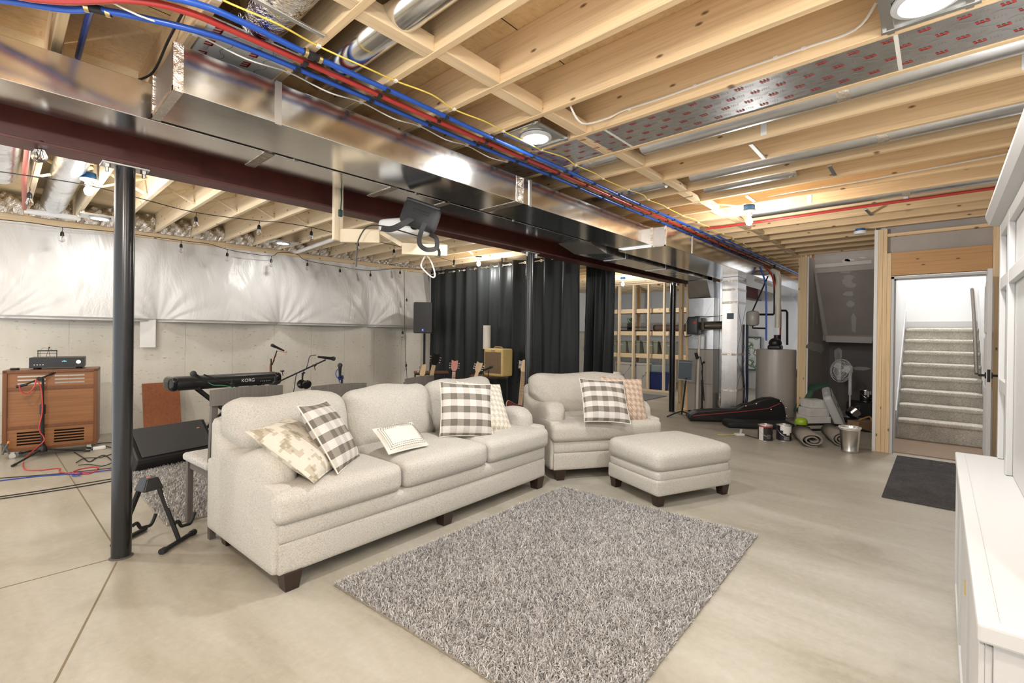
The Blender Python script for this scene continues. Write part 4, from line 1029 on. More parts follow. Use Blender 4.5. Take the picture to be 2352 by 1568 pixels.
# ---------------------------------------------------------------- wood cabinet with receiver
a0 = math.atan2(6.90-7.10, .74-.05)
t = thing('radio_cabinet', 'walnut console cabinet with slotted vents on casters against the concrete wall', 'cabinet', (.045,7.09,0), math.radians(-10))
W, D, H = .735, .36, .915
fr = MB().box(0, .035, 0, D, .075, H).box(W-.035, W, 0, D, .075, H).box(.0, W, 0, D, H-.028, H+.004).box(.035, W-.035, 0, D, .075, .105)
fr.build('case', M_cabd, t, bevel=.003)
MB().box(.035, W-.035, .012, .03, .30, .335).box(.035, W-.035, .012, .03, .705, .74).build('rail', M_cabd, t, bevel=.002)
MB().box(.035, W-.035, .022, .034, .335, .705).build('front_panel', M_cab, t)
def slotted(z0, z1, zs_, nm):
    mb = MB(); xs = [(.105,.315),(.385,.625)]
    edges = [z0]+[e for z in zs_ for e in (z-.0085, z+.0085)]+[z1]
    for i in range(0, len(edges), 2): mb.box(.035, W-.035, .018, .030, edges[i], edges[i+1])
    for z in zs_:
        for a, b in ((.035,xs[0][0]),(xs[0][1],xs[1][0]),(xs[1][1],W-.035)): mb.box(a, b, .018, .030, z-.0085, z+.0085)
    mb.build(nm, M_cab, t)
slotted(.105, .30, [.14,.17,.20,.23,.26], 'vent_panel'); slotted(.74, H-.028, [.775,.812,.85], 'vent_panel')
MB().box(.036, W-.036, .05, .06, .105, .73).build('inner_back', M_dark, t)
for x, y in ((.07,.05),(W-.07,.05),(.07,D-.05),(W-.07,D-.05)):
    mb = MB().tube([(x, y-.01, .026), (x, y+.01, .026)], .026, 18).build('caster', M_chrome, t, True)
    MB().box(x-.018, x+.018, y-.016, y+.016, .045, .075).build('caster_fork', M_flatmetal, t)
t = thing('stereo_receiver', 'black stereo receiver with blue-lit display on top of the walnut cabinet', 'receiver', (.235,7.095,.919), math.radians(-8))
MB().box(0, .435, 0, .30, .018, .125).build('body', M_blk, t, bevel=.003)
for x, y in ((.05,.05),(.385,.05),(.05,.25),(.385,.25)): MB().lathe([(.022, 0), (.024, .018)], 16, T3(x, y, 0)).build('foot', M_rubber, t, True)
MB().box(.145, .30, -.002, .0, .078, .094).build('display', M_blkg, t)
em = MB()
for i in range(5): em.box(.252+i*.008, .257+i*.008, -.0032, -.002, .08, .083+.0022*(3-abs(i-2))*1.5)
em.build('display_glow', emis('blue_display', (.12,.40,1.0), 2.0), t)
MB().lathe([(.021, 0), (.020, .012)], 24, T3(.385, 0, .075) @ R3(PI/2, 'X')).build('volume_knob', M_chrome, t, True)
for i in range(4): MB().lathe([(.005, 0), (.005, .004)], 10, T3(.04+.022*i, 0, .05) @ R3(PI/2, 'X')).build('button', M_flatmetal, t, True)
tag(MB().rbox(.135, 7.16, .93, .07, .05, .022, .008, 6).build('puck', M_blk, smooth=True), 'little black puck device left of the receiver on the walnut cabinet', 'device')
t = thing('wire_sculpture', 'tiny wire bench sculpture with a lounging stick figure on the receiver', 'ornament', (.30,7.20,1.045), math.radians(-8))
mb = MB().box(0, .155, 0, .045, .064, .074).box(0, .155, 0, .004, .04, .045)
for x in (.004, .022, .151): mb.tube([(x, .003, 0), (x, .003, .066)], .002, 6)
mb.tube([(.004,.042,0),(.004,.042,.066)], .002, 6).tube([(.151,.042,0),(.151,.042,.066)], .002, 6)
mb.build('bench', M_blkm, t)
mb = MB().tube([(.07,.0,.0),(.078,.0,.045),(.085,.02,.075)], .002, 6).tube([(.10,.0,0),(.094,.0,.045),(.088,.02,.075)], .002, 6).tube([(.086,.02,.072),(.088,.02,.098)], .003, 6).ball((.092,.02,.104), .008, 10).tube([(.088,.02,.092),(.06,.02,.10),(.04,.02,.098),(.028,.02,.08)], .0016, 6).tube([(.088,.02,.09),(.11,.02,.085),(.118,.02,.072)], .0016, 6)
mb.build('figure', M_blkm, t)
# clamp at cabinet foot
t = thing('spring_clamp', 'grey spring clamp hooked on the lower left of the walnut cabinet', 'clamp', tuple(aty(12,1030,7.02)))
MB().tube([(-.02,0,-.06),(-.005,0,0),(.02,0,.05)], .009, 8).tube([(.03,0,-.06),(.004,0,0),(-.03,0,.055)], .009, 8).build('jaws', M_stand, t, True)
MB().tube([(.02,0,.05),(.026,0,.07)], .011, 8).build('tip', M_orange, t, True)

# ---------------------------------------------------------------- microphones
def mic(p, d, L_=.16, parent=None, r=.024, ball=True):
    p, d = Vector(p), Vector(d).normalized()
    MB().tube([p, p-d*.02, p-d*L_*.6, p-d*L_], [.021, .018, .014, .011], 14).build('microphone_body', M_blkm, parent, True)
    mb = MB()
    if ball: mb.ball(p+d*.015, r, 16)
    else: mb.tube([p-d*.01, p+d*.03], .017, 14)
    mb.build('microphone_grille', M_grille, parent, True)
def tripod(t, h, r=.012, spread=.33, a0=.3, rb=.0, legs=True, round_base=False):
    MB().tube([(0,0,.09),(0,0,h*.62)], r*1.3, 14).build('lower_tube', M_blkm, t, True)
    MB().tube([(0,0,h*.60),(0,0,h)], r*.9, 14).build('upper_tube', M_blkm, t, True)
    MB().lathe([(r*1.9, h*.55), (r*1.9, h*.66), (r*1.2, h*.68)], 14).build('clutch', M_blk, t, True)
    MB().lathe([(.038, .06), (.042, .075), (.026, .13), (.018, .14)], 14).build('hub', M_blk, t, True)
    for k in range(3):
        a = a0+2*PI*k/3; e = (math.cos(a)*spread, math.sin(a)*spread, .014)
        MB().tube([(math.cos(a)*.02, math.sin(a)*.02, .085), e], .0095, 8).build('leg', M_blkm, t, True)
        MB().tube([(e[0]*.92, e[1]*.92, .02), (e[0]*1.05, e[1]*1.05, .0125)], .0125, 8).build('foot', M_rubber, t, True)
def boom(t, p, q, r=.0085, extra=0):
    p, q = Vector(p), Vector(q); d = (q-p).normalized()
    MB().tube([p-d*extra, q], r, 10).build('boom_arm', M_blkm, t, True)
    MB().tube([p-d*extra*1.02, p-d*(extra-.06 if extra else 0)], r*1.45, 10).build('counter_grip', M_blk, t, True)
    MB().lathe([(.022, -.018), (.022, .018)], 14, T3(*p) @ R3(PI/2, 'X')).build('swivel', M_blk, t, True)
# left stand
B = atz(97,1050,0); B.z = 0
t = thing('microphone_stand', 'black tripod mic stand with red cable in front of the walnut cabinet', 'microphone stand', tuple(B), 0, 'microphone stands')
tripod(t, .83, .012, .36, -2.2)
Tp = aty(90,870,B.y)-B; q = aty(120,855,B.y+.06)-B; q2 = aty(46,888,B.y-.08)-B
boom(t, tuple(Tp), tuple(q2), .0085, .16)
MB().tube([q2+Vector((-.03,0,0)), q2+Vector((.05,.01,.02))], .014, 10).build('microphone_clip', M_blk, t, True)
tag(MB().tube(smoothpath([aty(44,884,B.y-.12), aty(50,900,B.y-.1), aty(66,902,B.y-.08), aty(80,885,B.y-.05), aty(84,872,B.y-.04), aty(95,895,B.y-.03), aty(97,945,B.y-.03), aty(90,985,B.y-.03), aty(101,1005,B.y-.03), aty(96,1018,B.y-.05), atz(60,1050,.006), atz(55,1075,.006), atz(85,1080,.006), atz(135,1075,.006), atz(140,1084,.006), atz(200,1088,.006), atz(225,1076,.006), atz(215,1072,.006), atz(180,1078,.006), atz(172,1086,.006), atz(258,1078,.006)], 5), .0055, 8).build('red_cable', M_redc, smooth=True), 'red cable hanging from the left mic stand and looping on the floor', 'cable')
tag(MB().tube(smoothpath([atz(-20,1106,.006), atz(90,1093,.006), atz(170,1088,.006), atz(186,1085,.012), atz(180,1092,.012), atz(170,1090,.006), atz(258,1078,.010)], 5), .005, 8).build('blue_cable', M_bluec, smooth=True), 'blue cable with a small loop across the floor left of the front post', 'cable')
tag(MB().tube(smoothpath([atz(-20,1099,.005), atz(90,1091,.005), atz(160,1085,.005), atz(258,1074,.005)], 5), .004, 6).build('black_cable', M_blk, smooth=True), 'black cable lying beside the blue one on the floor', 'cable')
for i, dy in enumerate((0, 5)):
    tag(MB().tube(smoothpath([atz(-20,1143+dy,.005), atz(110,1124+dy,.005), atz(258,1099+dy,.005), atz(340,1080,.005) if i else atz(330,1087,.02)], 5), .0045, 6).build('black_cable', M_blk, smooth=True), ('far' if i == 0 else 'near')+' one of two black cables running in parallel along the left floor', 'cable')
for i, pts in enumerate((((170,1038),(190,1050),(205,1060),(220,1052),(240,1045),(258,1058)), ((175,1062),(195,1052),(230,1050),(258,1042)), ((180,1068),(205,1066),(235,1070),(258,1062)), ((205,1024),(225,1018),(258,1016)), ((210,1032),(235,1024),(258,1028)), ((302,1020),(308,1012),(325,1014)), ((300,1085),(307,1070),(312,1076)))):
    tag(MB().tube(smoothpath([atz(x, y, .008+.004*(i % 3)) for x, y in pts], 5), .005, 6).build('black_cable', M_blk, smooth=True), 'tangled dark cable by the front post, %s strand of the heap' % ORD[i], 'cable', 'tangle of cables by the front post')
tag(MB().rbox(*atz(228,1028,.02), .11, .06, .04, .01, 5).build('power_strip', M_whitep, smooth=True), 'small white power block among the cables by the walnut cabinet', 'power block')
# boom stands around the keyboard
def boomstand(lab, Bx, h, swivel, tip, micdir, extra, micL=.17, a0=.2, legs=True, bigball=.026):
    B = Vector(Bx); t = thing('microphone_stand', lab, 'microphone stand', tuple(B), 0, 'microphone stands')
    tripod(t, h, .011, .30, a0)
    sw = Vector(swivel)-B; tp_ = Vector(tip)-B
    boom(t, tuple(sw), tuple(tp_), .008, extra)
    return t, tp_
y = 5.98
t, tp_ = boomstand('boom mic stand with ball mic reaching left over the keyboard', (atz(533,905,.0).x*0+aty(533,905,y).x, y, 0), .80, aty(533,884,y), aty(468,860,y), None, .26)
mic(aty(447,860,y-.02)-Vector(t.location), aty(443,857,y-.02)-aty(470,873,y-.02), .15, t, .033)
tag(MB().tube(smoothpath([aty(476,876,y-.02), aty(490,884,y-.02), aty(515,885,y-.02), aty(538,892,y-.03), aty(542,905,y-.03), aty(543,960,y)], 5), .004, 6).build('green_cable', M_green, smooth=True), 'green cable drooping from the left ball mic over the keyboard', 'cable')
y = 5.2
t, tp_ = boomstand('boom mic stand leaning right with headphones hung on its arm', (aty(632,890,y).x, y, 0), .88, aty(632,880,y), aty(748,826,y), None, .40)
mic(aty(763,823,y)-Vector(t.location), aty(770,822,y)-aty(735,818,y), .17, t, .026)
for px, py in ((648,853),(722,840)):
    c = aty(px, py, y)-Vector(t.location)
    MB().lathe([(.018,0),(.022,.006),(.02,.012),(.012,.014)], 14, T3(*c) @ R3(.3, 'X')).build('mic_clip', M_blk, t, True)
    MB().tube([c, c+Vector((.01,0,-.05 if py < 850 else -.045))], .004, 6).build('clip_stem', M_blk, t, True)
tag(MB().tube(smoothpath([aty(726,815,y), aty(712,818,y), aty(707,835,y), aty(700,850,y-.01), aty(682,858,y-.01), aty(676,890,y), aty(668,930,y)], 5), .0045, 6).build('black_cable', plain('navy_cable', (.02,.02,.05), .4), smooth=True), 'dark cable hanging from the right-leaning boom mic', 'cable')
c = aty(697,875,y)
t = thing('headphones', 'black headphones hanging from the boom arm in front of the concrete wall', 'headphones', tuple(c))
MB().tube([(.012,0,.09+0),(.012,.02,.10),(.0,.02,.06),(-.012,.01,.0)], .008, 8).tube([(-.022,-.02,.095),(-.02,-.02,.02)], .009, 8).build('headband', M_blkm, t, True)
for s, xx in ((-1,-.008),(1,.022)):
    MB().lathe([(.045,-.014),(.05,-.006),(.05,.012),(.04,.02),(.02,.022)], 24, T3(xx, -.03*s, -.035-.0*s) @ R3(PI/2+.3*s, 'X')).build('ear_cup', M_blkg, t, True)
MB().tube([(-.0,-.04,-.09),(.0,-.04,-.26)], .0025, 6).build('cord', M_blk, t, True)
y = 6.8
Bx = aty(622,900,y).x
t = thing('microphone_stand', 'straight mic stand with orange cable wound on it behind the keyboard', 'microphone stand', (Bx,y,0), 0, 'microphone stands')
tripod(t, .98, .010, .28, .9)
pB = Vector((Bx,y,0))
MB().tube([aty(625,838,y)-pB, aty(636,805,y)-pB], .008, 8).build('boom_arm', M_blkm, t, True)
mic(aty(628,794,y)-pB, aty(622,790,y)-aty(650,803,y), .16, t, .024)
tag(MB().tube(smoothpath([aty(656,806,y), aty(658,810,y), aty(637,806,y), aty(634,818,y), aty(628,822,y), aty(631,828,y), aty(620,836,y), aty(619,870,y), aty(617,920,y)], 5), .0045, 6).build('orange_cable', M_orange, smooth=True), 'orange cable wound around the straight mic stand', 'cable')
y = 5.0
Bx = aty(785,900,y).x
t = thing('microphone_stand', 'mic stand with blue cable and upright ball mic above the middle chair', 'microphone stand', (Bx,y,0), 0, 'microphone stands')
tripod(t, .86, .012, .28, .5)
pB = Vector((Bx,y,0))
mic(aty(781,842,y)-pB, (0,0,1), .15, t, .028)
tag(MB().tube(smoothpath([aty(783,855,y), aty(776,848,y), aty(771,858,y), aty(776,868,y), aty(788,870,y-.02), aty(787,862,y+.02), aty(777,866,y-.02), aty(784,885,y)], 5), .0045, 6).build('blue_cable', M_bluec, smooth=True), 'blue cable coiled on the mic stand above the middle chair', 'cable')
# ---------------------------------------------------------------- keyboard on X stand
y = 6.3; kl = aty(392,890,y); kr = aty(652,876,y)
t = thing('keyboard_piano', 'long black digital piano seen from behind on an X stand', 'keyboard', (kl.x, y, .70), math.atan2(.1, 1.2)*0+.05)
Lk = (kr-kl).length
MB().rbox(Lk/2, .14, .045, Lk, .28, .15, .065, 14).build('body', M_blk, t, True)
for x in (.04, Lk-.04): MB().rbox(x, .14, .045, .10, .29, .16, .07, 10).build('end_cap', M_blkg, t, True)
tx = text_mb('KORG', .055, T3(Lk*.66, -.002, .045) @ R3(PI/2, 'X')); tx.build('lettering', M_whitep, t)
tx = MB()
for i in range(6): tx.box(Lk*.78+i*.022, Lk*.78+i*.022+.01, -.003, 0, .02, .032)
tx.build('jack', M_flatmetal, t)
t = thing('keyboard_stand', 'black folding X stand under the digital piano', 'stand', (kl.x+.25, y+.02, 0))
for yy in (.04, .26):
    for s in (0, 1):
        MB().bar((.02 if s else .72, yy+.03*s, .015), (.72 if s else .02, yy+.03*s, .69), .03, .03).build('cross_tube', M_blkm, t)
for x, z in ((.02,.69),(.72,.69),(.02,.015),(.72,.015)): MB().tube([(x, -.02, z), (x, .34, z)], .015, 10).build('rest_bar', M_blk, t, True)
# ---------------------------------------------------------------- floor monitor
p0 = atz(312,1090,.0); t = thing('wedge_monitor', 'black stage wedge loudspeaker lying on the floor behind the front post', 'loudspeaker', (p0.x+.01, p0.y, 0), math.radians(14))
prof = [(.0,.0),(.30,.0),(.46,.20),(.34,.40),(.03,.06+.06)]
M = Matrix(((0,0,1,0),(1,0,0,0),(0,1,0,0),(0,0,0,1)))
prof = [(.05,.0),(.42,.0),(.46,.10),(.30,.375),(.24,.39),(.0,.13),(.0,.09)]
MB().prism(prof, 0, .72, M).build('cabinet', M_blk, t, bevel=.012)
d = Vector((0,.24,.26)).normalized(); nrm = Vector((0,-d.z,d.y))
g0 = Vector((.04,.008,.14))+nrm*.004; g1 = g0+d*.33
MB().hexa([g0, g0+Vector((.64,0,0)), g1+Vector((.64,0,0)), g1], [g0+nrm*.01, g0+Vector((.64,0,0))+nrm*.01, g1+Vector((.64,0,0))+nrm*.01, g1+nrm*.01]).build('grille', M_grille, t, bevel=.004)
MB().box(.60, .625, .15, .16, .30, .325).build('badge', plain('rose_badge', (.7,.35,.25), .4), t)
# leaning plywood board
b0, b1 = aty(331,1003,7.53), aty(418,1000,7.53); b0.z = b1.z = 0
t0 = Vector((b0.x-.03, 7.80, .90-.03)); t1 = Vector((b1.x-.02, 7.80, .90))
zt = aty(326,881,7.83); zt1 = aty(412,877,7.83); zt1.z = zt.z
bo = MB(); n_ = Vector((0,.018,0)); bo.hexa([b0, b1, b1+n_, b0+n_], [zt, zt1, zt1+n_, zt+n_]).build('plywood_board', M_ply, bevel=.002, at=tuple(b0))
tag(bpy.data.objects['plywood_board'], 'reddish stained plywood board leaning on the concrete wall', 'board')
# ---------------------------------------------------------------- guitar A-stand by the post
t = thing('guitar_stand', 'folded-out black A-frame guitar stand beside the front post', 'guitar stand', (.60,3.60,0), math.radians(18))
def bl_(a, c, w=.026, nm='frame_leg'): MB().bar(a, c, w, w*.8).build(nm, M_blkm, t, bevel=.003)
top = Vector((.06,.03,.40))
MB().hexa([(.0,-.035,.36),(.115,-.035,.36),(.115,.075,.36),(.0,.075,.36)], [(.025,-.02,.435),(.09,-.02,.435),(.09,.06,.435),(.025,.06,.435)]).build('head_block', M_blk, t, bevel=.006)
MB().lathe([(.013,0),(.01,.004)], 12, T3(.055,.02,.435)).build('release_button', plain('coral', (.6,.2,.15), .4), t, True)
bl_((.085,-.03,.37), (.165,-.10,.03)); bl_((.035,.07,.37), (.0,.22,.03))
MB().tube([(.03,-.16,.016),(.30,-.04,.016)], .014, 12).build('foot_bar', M_blk, t, True)
MB().tube([(-.05,.20,.016),(.19,.30,.016)], .014, 12).build('foot_bar', M_blk, t, True)
for a, c in (((.03,-.16,.016),(.06,-.147,.016)), ((.30,-.04,.016),(.27,-.053,.016))): MB().tube([a, c], .019, 12).build('foot_cap', M_rubber, t, True)
for oy, ox, oz in ((-.085,.145,.13), (.14,.03,.12)):
    MB().tube(smoothpath([(ox,oy,oz),(ox+.03,oy+.01,oz+.005),(ox+.055,oy+.02,oz-.035),(ox+.09,oy+.035,oz-.045),(ox+.13,oy+.05,oz-.05),(ox+.155,oy+.06,oz-.02),(ox+.165,oy+.06,oz+.01)], 4), .0105, 8).build('cradle_arm', M_rubber, t, True)
wl = MB()
for i in range(9): wl.box(.1085+.0065*i*0, .1105, 0,0,0,0) if False else wl.add([(.098+.0022*i, -.0525-.0018*i*1.1, .335-.011*i), (.104+.0022*i, -.0525-.0018*i*1.1, .335-.011*i), (.104+.0022*i, -.054-.0018*i*1.1, .327-.011*i), (.099+.0022*i, -.054-.0018*i*1.1, .327-.011*i)], [(0,1,2,3)])
wl.build('lettering', M_whitep, t)
# ---------------------------------------------------------------- PA speaker on pole
y = 7.0; s0 = aty(950,765,y); s1 = aty(992,695,y)
c = (s0+s1)/2; t = thing('loudspeaker', 'tall black loudspeaker raised on a pole in front of the plastic-covered wall', 'loudspeaker', (c.x, y, s0.z), math.radians(-40))
hh = s1.z-s0.z; ww = .345
MB().rbox(0, .16, hh/2, ww, .32, hh, .02, 6).build('cabinet', M_blk, t, True)
MB().box(-ww/2+.012, ww/2-.012, -.012, 0, .012, hh-.012).build('grille', M_grille, t, bevel=.006)
MB().box(-.022, .022, -.016, -.012, .03, .085).build('badge', plain('badge_blue', (.02,.05,.45), .4), t)
MB().lathe([(.009,0),(.013,0),(.013,.001),(.009,.001)], 16, T3(0,-.0165,.062) @ R3(PI/2,'X')).build('badge_ring', M_whitep, t)
t = thing('speaker_stand', 'black tripod pole stand holding the tall loudspeaker', 'speaker stand', (c.x+.10, y+.08, 0))
MB().tube([(0,0,.1),(0,0,s0.z-.001)], .02, 14).build('pole', M_blkm, t, True)
MB().lathe([(.03,.55),(.03,.62)], 14).build('collar', M_blk, t, True)
for k in range(3):
    a = .4+2*PI*k/3; MB().tube([(0,0,.56),(math.cos(a)*.45, math.sin(a)*.45, .015)], .013, 8).build('leg', M_blkm, t, True)
MB().ball((.03,-.02,.62), .03, 10).build('knob', M_blk, t, True)
# ---------------------------------------------------------------- curtains
XC = 5.9
def curtain(y0, y1, z0, z1, lab, folds, amp=.055, taper=0, skew=0, xc=5.9):
    t = thing('curtain', lab, 'curtain', (xc, (y0+y1)/2, 0), 0, 'charcoal blackout curtains')
    h = y1-y0
    def f(u, v):
        s = 1-taper*(1-v)*.6
        y = (u-.5)*h*s+skew*(1-v)
        ph = 2*PI*folds*u
        sh = math.sin(ph)+.25*math.sin(2*ph+1.3*v)
        return (amp*sh*(.85+.15*math.sin(3*v+u*9))+.012*math.sin(17*u+5*v), y, z0+(z1-z0)*v)
    MB().grid(f, int(folds*22), 26).build('cloth', M_curt, t, True, solid=.002)
    for i in range(int(folds*2)):
        u = (i+.25)/(folds*2)
        ym = (u-.5)*h; ph = 2*PI*folds*u
        p = Vector((0, ym, z1-.055))
        MB().tube([p+Vector((.026*math.cos(a)*0+amp*math.sin(ph)*.0+ -.012 + .0*a, .022*math.cos(a), .022*math.sin(a))) for a in [2*PI*k/14 for k in range(14)]], .0045, 6, closed=True).build('grommet', M_chrome, t, True)
    return t
curtain(5.66, 7.62, .04, 2.60, 'charcoal curtain panel nearest the wall, behind the loudspeaker and guitars', 6.5, .035)
curtain(4.02, 5.74, .04, 2.60, 'middle charcoal curtain panel behind the black post and amplifier', 5.0, .06)
curtain(3.73, 4.27, .04, 2.62, 'narrow gathered charcoal curtain panel beyond the gap on the right', 3.0, .06, .12, .03, 6.45)
tag(MB().tube([(XC, 7.75, 2.545), (XC, 3.95, 2.545)], .011, 12).build('curtain_rod', M_flatmetal, smooth=True), 'metal rod carrying the charcoal curtains', 'rod')
for i, y in enumerate((7.55, 5.64, 4.0)):
    tag(MB().box(XC-.012, XC+.012, y-.01, y+.01, 2.56, ZJ).build('rod_bracket', M_blkm), 'bracket hanging the curtain rod from a joist, %s' % ('near the wall', 'at the middle seam', 'at the gap')[i], 'bracket', 'curtain rod brackets')
# ---------------------------------------------------------------- amplifier corner
def small_table(lab, x, y, w, d, h, rz=0, wood_top=True):
    t = thing('side_table', lab, 'table', (x, y, 0), rz)
    MB().box(-w/2, w/2, -d/2, d/2, h-.02, h).build('top', M_rose if wood_top else M_blkm, t, bevel=.003)
    MB().box(-w/2+.01, w/2-.01, -d/2+.01, d/2-.01, h-.045, h-.02).build('frame', M_blkm, t)
    for sx in (-1, 1):
        for sy in (-1, 1): MB().box(sx*(w/2-.02)-.01, sx*(w/2-.02)+.01, sy*(d/2-.02)-.01, sy*(d/2-.02)+.01, 0, h-.045).build('leg', M_blkm, t)
    return t
dA = 7.55
a0_, a1_ = atd(1110,863,dA), atd(1153,866,dA)
AX, AY, AZ = (a0_.x+a1_.x)/2+.08, (a0_.y+a1_.y)/2+.08, a0_.z
small_table('dark metal-leg table under the tweed amplifier', AX-.02, AY+.05, .62, .34, AZ, math.radians(-48))
CA = atd(1144,864,7.62); CA = Vector((CA.x-.13*math.sin(math.radians(87)), CA.y-.13*math.cos(math.radians(87)), AZ))
t = thing('guitar_amplifier', 'tweed guitar amplifier with brown grille on the dark table', 'amplifier', (CA.x, CA.y, AZ), math.radians(-87))
w, d, h = .40, .26, .44
MB().rbox(0, d/2, h/2, w, d, h, .022, 8).build('cabinet', M_tweed, t, True)
MB().box(-w/2+.03, w/2-.03, -.003, .004, .045, h-.055).build('grille', M_grillc, t)
MB().box(-.04, .04, -.005, 0, h-.045, h-.022).build('name_plate', M_steel, t)
MB().tube(smoothpath([(-.09,d/2,h),(-.07,d/2,h+.02),(0,d/2,h+.026),(.07,d/2,h+.02),(.09,d/2,h)], 4), .009, 8).build('handle', plain('tan_leather', (.45,.27,.12), .5), t, True)
text_mb('Fender', .03, T3(0,-.0055,h-.034) @ R3(PI/2,'X')).build('lettering', M_rose, t)
c = atd(1118,801,dA+.35)
t = thing('table_lamp', 'tall white cylinder shade lamp behind the amplifier', 'lamp', (c.x, c.y, 0))
z0, z1 = atd(1118,801,dA+.35).z, atd(1118,747,dA+.35).z
MB().lathe([(.064, z0), (.064, z1), (.060, z1), (.060, z0)], 32, None, False).build('lamp_shade', M_shade, t, True)
for a in (0, 2.1, 4.2): MB().tube([(.03*math.cos(a), .03*math.sin(a), .02), (.03*math.cos(a), .03*math.sin(a), z0+.1)], .005, 6).build('rod', M_blkm, t, True)
MB().lathe([(.09, 0), (.09, .02)], 24).build('base', M_blk, t, True)
dM = 7.1
p = atd(1138,842,dM); q = atd(1112,853,dM); b = atd(1120,880,dM)
t = thing('microphone_stand', 'short mic stand miking the tweed amplifier', 'microphone stand', (b.x, b.y, 0), 0, 'microphone stands')
B = Vector((b.x,b.y,0))
tripod(t, b.z+.06, .010, .22, .4)
MB().tube([Vector((0,0,b.z+.06)), atd(1123,850,dM)-B], .007, 8).build('boom_arm', M_blkm, t, True)
mic(atd(1128,843,dM)-B, p-q, .16, t, .02, False)
tag(MB().tube(smoothpath([atd(1112,853,dM), atd(1107,862,dM), atd(1109,872,dM), atd(1116,882,dM), atd(1119,892,dM)], 4), .004, 6).build('green_cable', M_green, smooth=True), 'green cable from the amplifier microphone', 'cable')
small_table('low dark table below the loudspeaker by the curtain', atd(990,853,7.7).x, atd(990,853,7.7).y, .55, .32, atd(990,853,7.7).z, math.radians(-35))
# guitars on stands
def guitar(lab, base, tip, face, bodymat, neckmat, headmat, pegs, kind='acoustic', L_=1.0, hw=.05, d_head=.17, pegcol=None, ddd=None):
    base, tip = Vector(base), Vector(tip); up = (tip-base).normalized(); f = Vector(face); f = (f-up*f.dot(up)).normalized(); s = up.cross(f)
    t = thing('guitar', lab, 'guitar', (0,0,0))
    t.matrix_world = Matrix(((s.x,f.x,up.x,base.x),(s.y,f.y,up.y,base.y),(s.z,f.z,up.z,base.z),(0,0,0,1)))
    Lg = (tip-base).length; k = Lg/1.0
    # body outline (local x,z), front towards +y
    if kind == 'acoustic': prof = [(0,.0),(.13,.02),(.185,.10),(.18,.18),(.135,.26),(.12,.31),(.145,.38),(.13,.44),(.07,.48),(.03,.485)]
    elif kind == 'semi': prof = [(0,0),(.12,.015),(.185,.09),(.185,.16),(.13,.25),(.125,.30),(.165,.37),(.155,.44),(.10,.43),(.05,.40)]
    else: prof = [(0,0),(.10,.01),(.155,.07),(.15,.15),(.105,.23),(.11,.29),(.14,.36),(.12,.40),(.06,.36),(.03,.35)]
    pr_ = smoothpath([(x, z, 0) for x, z in prof], 4)
    out = [(p.x*k, p.y*k) for p in pr_]+[(-p.x*k, p.y*k) for p in pr_[::-1]]
    th = .05 if kind == 'acoustic' else .022
    MB().prism(out, -th, th, Matrix(((1,0,0,0),(0,0,1,0),(0,1,0,0),(0,0,0,1)))).build('body', bodymat, t, bevel=.006)
    MB().prism([(x*1.005, z*1.0) for x, z in out], th-.001, th+.002, Matrix(((1,0,0,0),(0,0,1,0),(0,1,0,0),(0,0,0,1)))).build('binding', M_maple, t)
    MB().prism([(x*.96, z*.98+.005) for x, z in out], th+.001, th+.003, Matrix(((1,0,0,0),(0,0,1,0),(0,1,0,0),(0,0,0,1)))).build('top', bodymat, t)
    hz = 1-d_head
    fr = MB().box(-.026*k, .026*k, th-.02, th+.006, .40*k, hz*k).mat(1)
    for i in range(14): z = (.52+(hz-.53)*(1-.86**i)/(1-.86**14))*k; fr.box(-.025*k, .025*k, th+.006, th+.0075, z, z+.002)
    fr.build('neck', [neckmat, M_chrome], t)
    hp = [(-.024,hz),(.024,hz),(hw,hz+.05),(hw*.95,1.0),(0,.985),(-hw*.95,1.0),(-hw,hz+.05)] if pegs == 3 else [(-.024,hz),(.024,hz),(.04,hz+.03),(.036,.985),(.02,1.0),(-.02,.985),(-.034,hz+.03)]
    MB().prism([(x*k, z*k) for x, z in hp], th-.018, th-.002, Matrix(((1,0,0,0),(0,0,1,0),(0,1,0,0),(0,0,0,1)))).build('headstock', headmat, t, bevel=.003)
    hq = hw if pegs == 3 else .034
    for i in range(6):
        sx = (-1 if i % 2 else 1) if pegs == 3 else -1
        z = hz+.05+(.035*(i//2) if pegs == 3 else .018*i)
        MB().tube([(sx*(hq*.7)*k, th-.01, z*k), (sx*(hq+.016)*k, th-.01, z*k)], .0035, 6).ball((sx*(hq+.02)*k, th-.01, z*k), .009, 8).build('tuning_peg', pegcol or M_chrome, t, True)
    return t
def gstand_for(lab, x, y):
    t = thing('guitar_stand', lab, 'guitar stand', (x, y, 0))
    MB().tube([(0,.1,.02),(0,0,.62)], .012, 8).build('post', M_blkm, t, True)
    MB().tube(smoothpath([(-.10,-.04,.66),(-.09,0,.62),(0,0,.62),(.09,0,.62),(.10,-.04,.66)], 3), .010, 8).build('yoke', M_rubber, t, True)
    for a in (-.9, .9, PI/2): MB().tube([(0,.03,.25),(math.sin(a)*.25, .25*math.cos(a)*(-1 if abs(a) < 1 else 0)+(.3 if a > 1 else 0), .012)], .009, 8).build('leg', M_blkm, t, True)
cf = (-.7,-.65,.1)
dG = 7.0
guitar('bass with dark headstock leaning below the loudspeaker pole', atd(966,925,6.9)-Vector((0,0,.35)), atd(1003,812,7.25), cf, M_blkg, M_maple, M_blkg, 3, 'solid', pegcol=M_chrome)
guitar('guitar with pale headstock leftmost in the row by the concrete wall', atd(945,945,6.3)-Vector((0,0,.35)), atd(974,836,6.6), cf, plain('sunburst_black', (.02,.012,.01), .15), M_rose, M_maple, 6, 'solid')
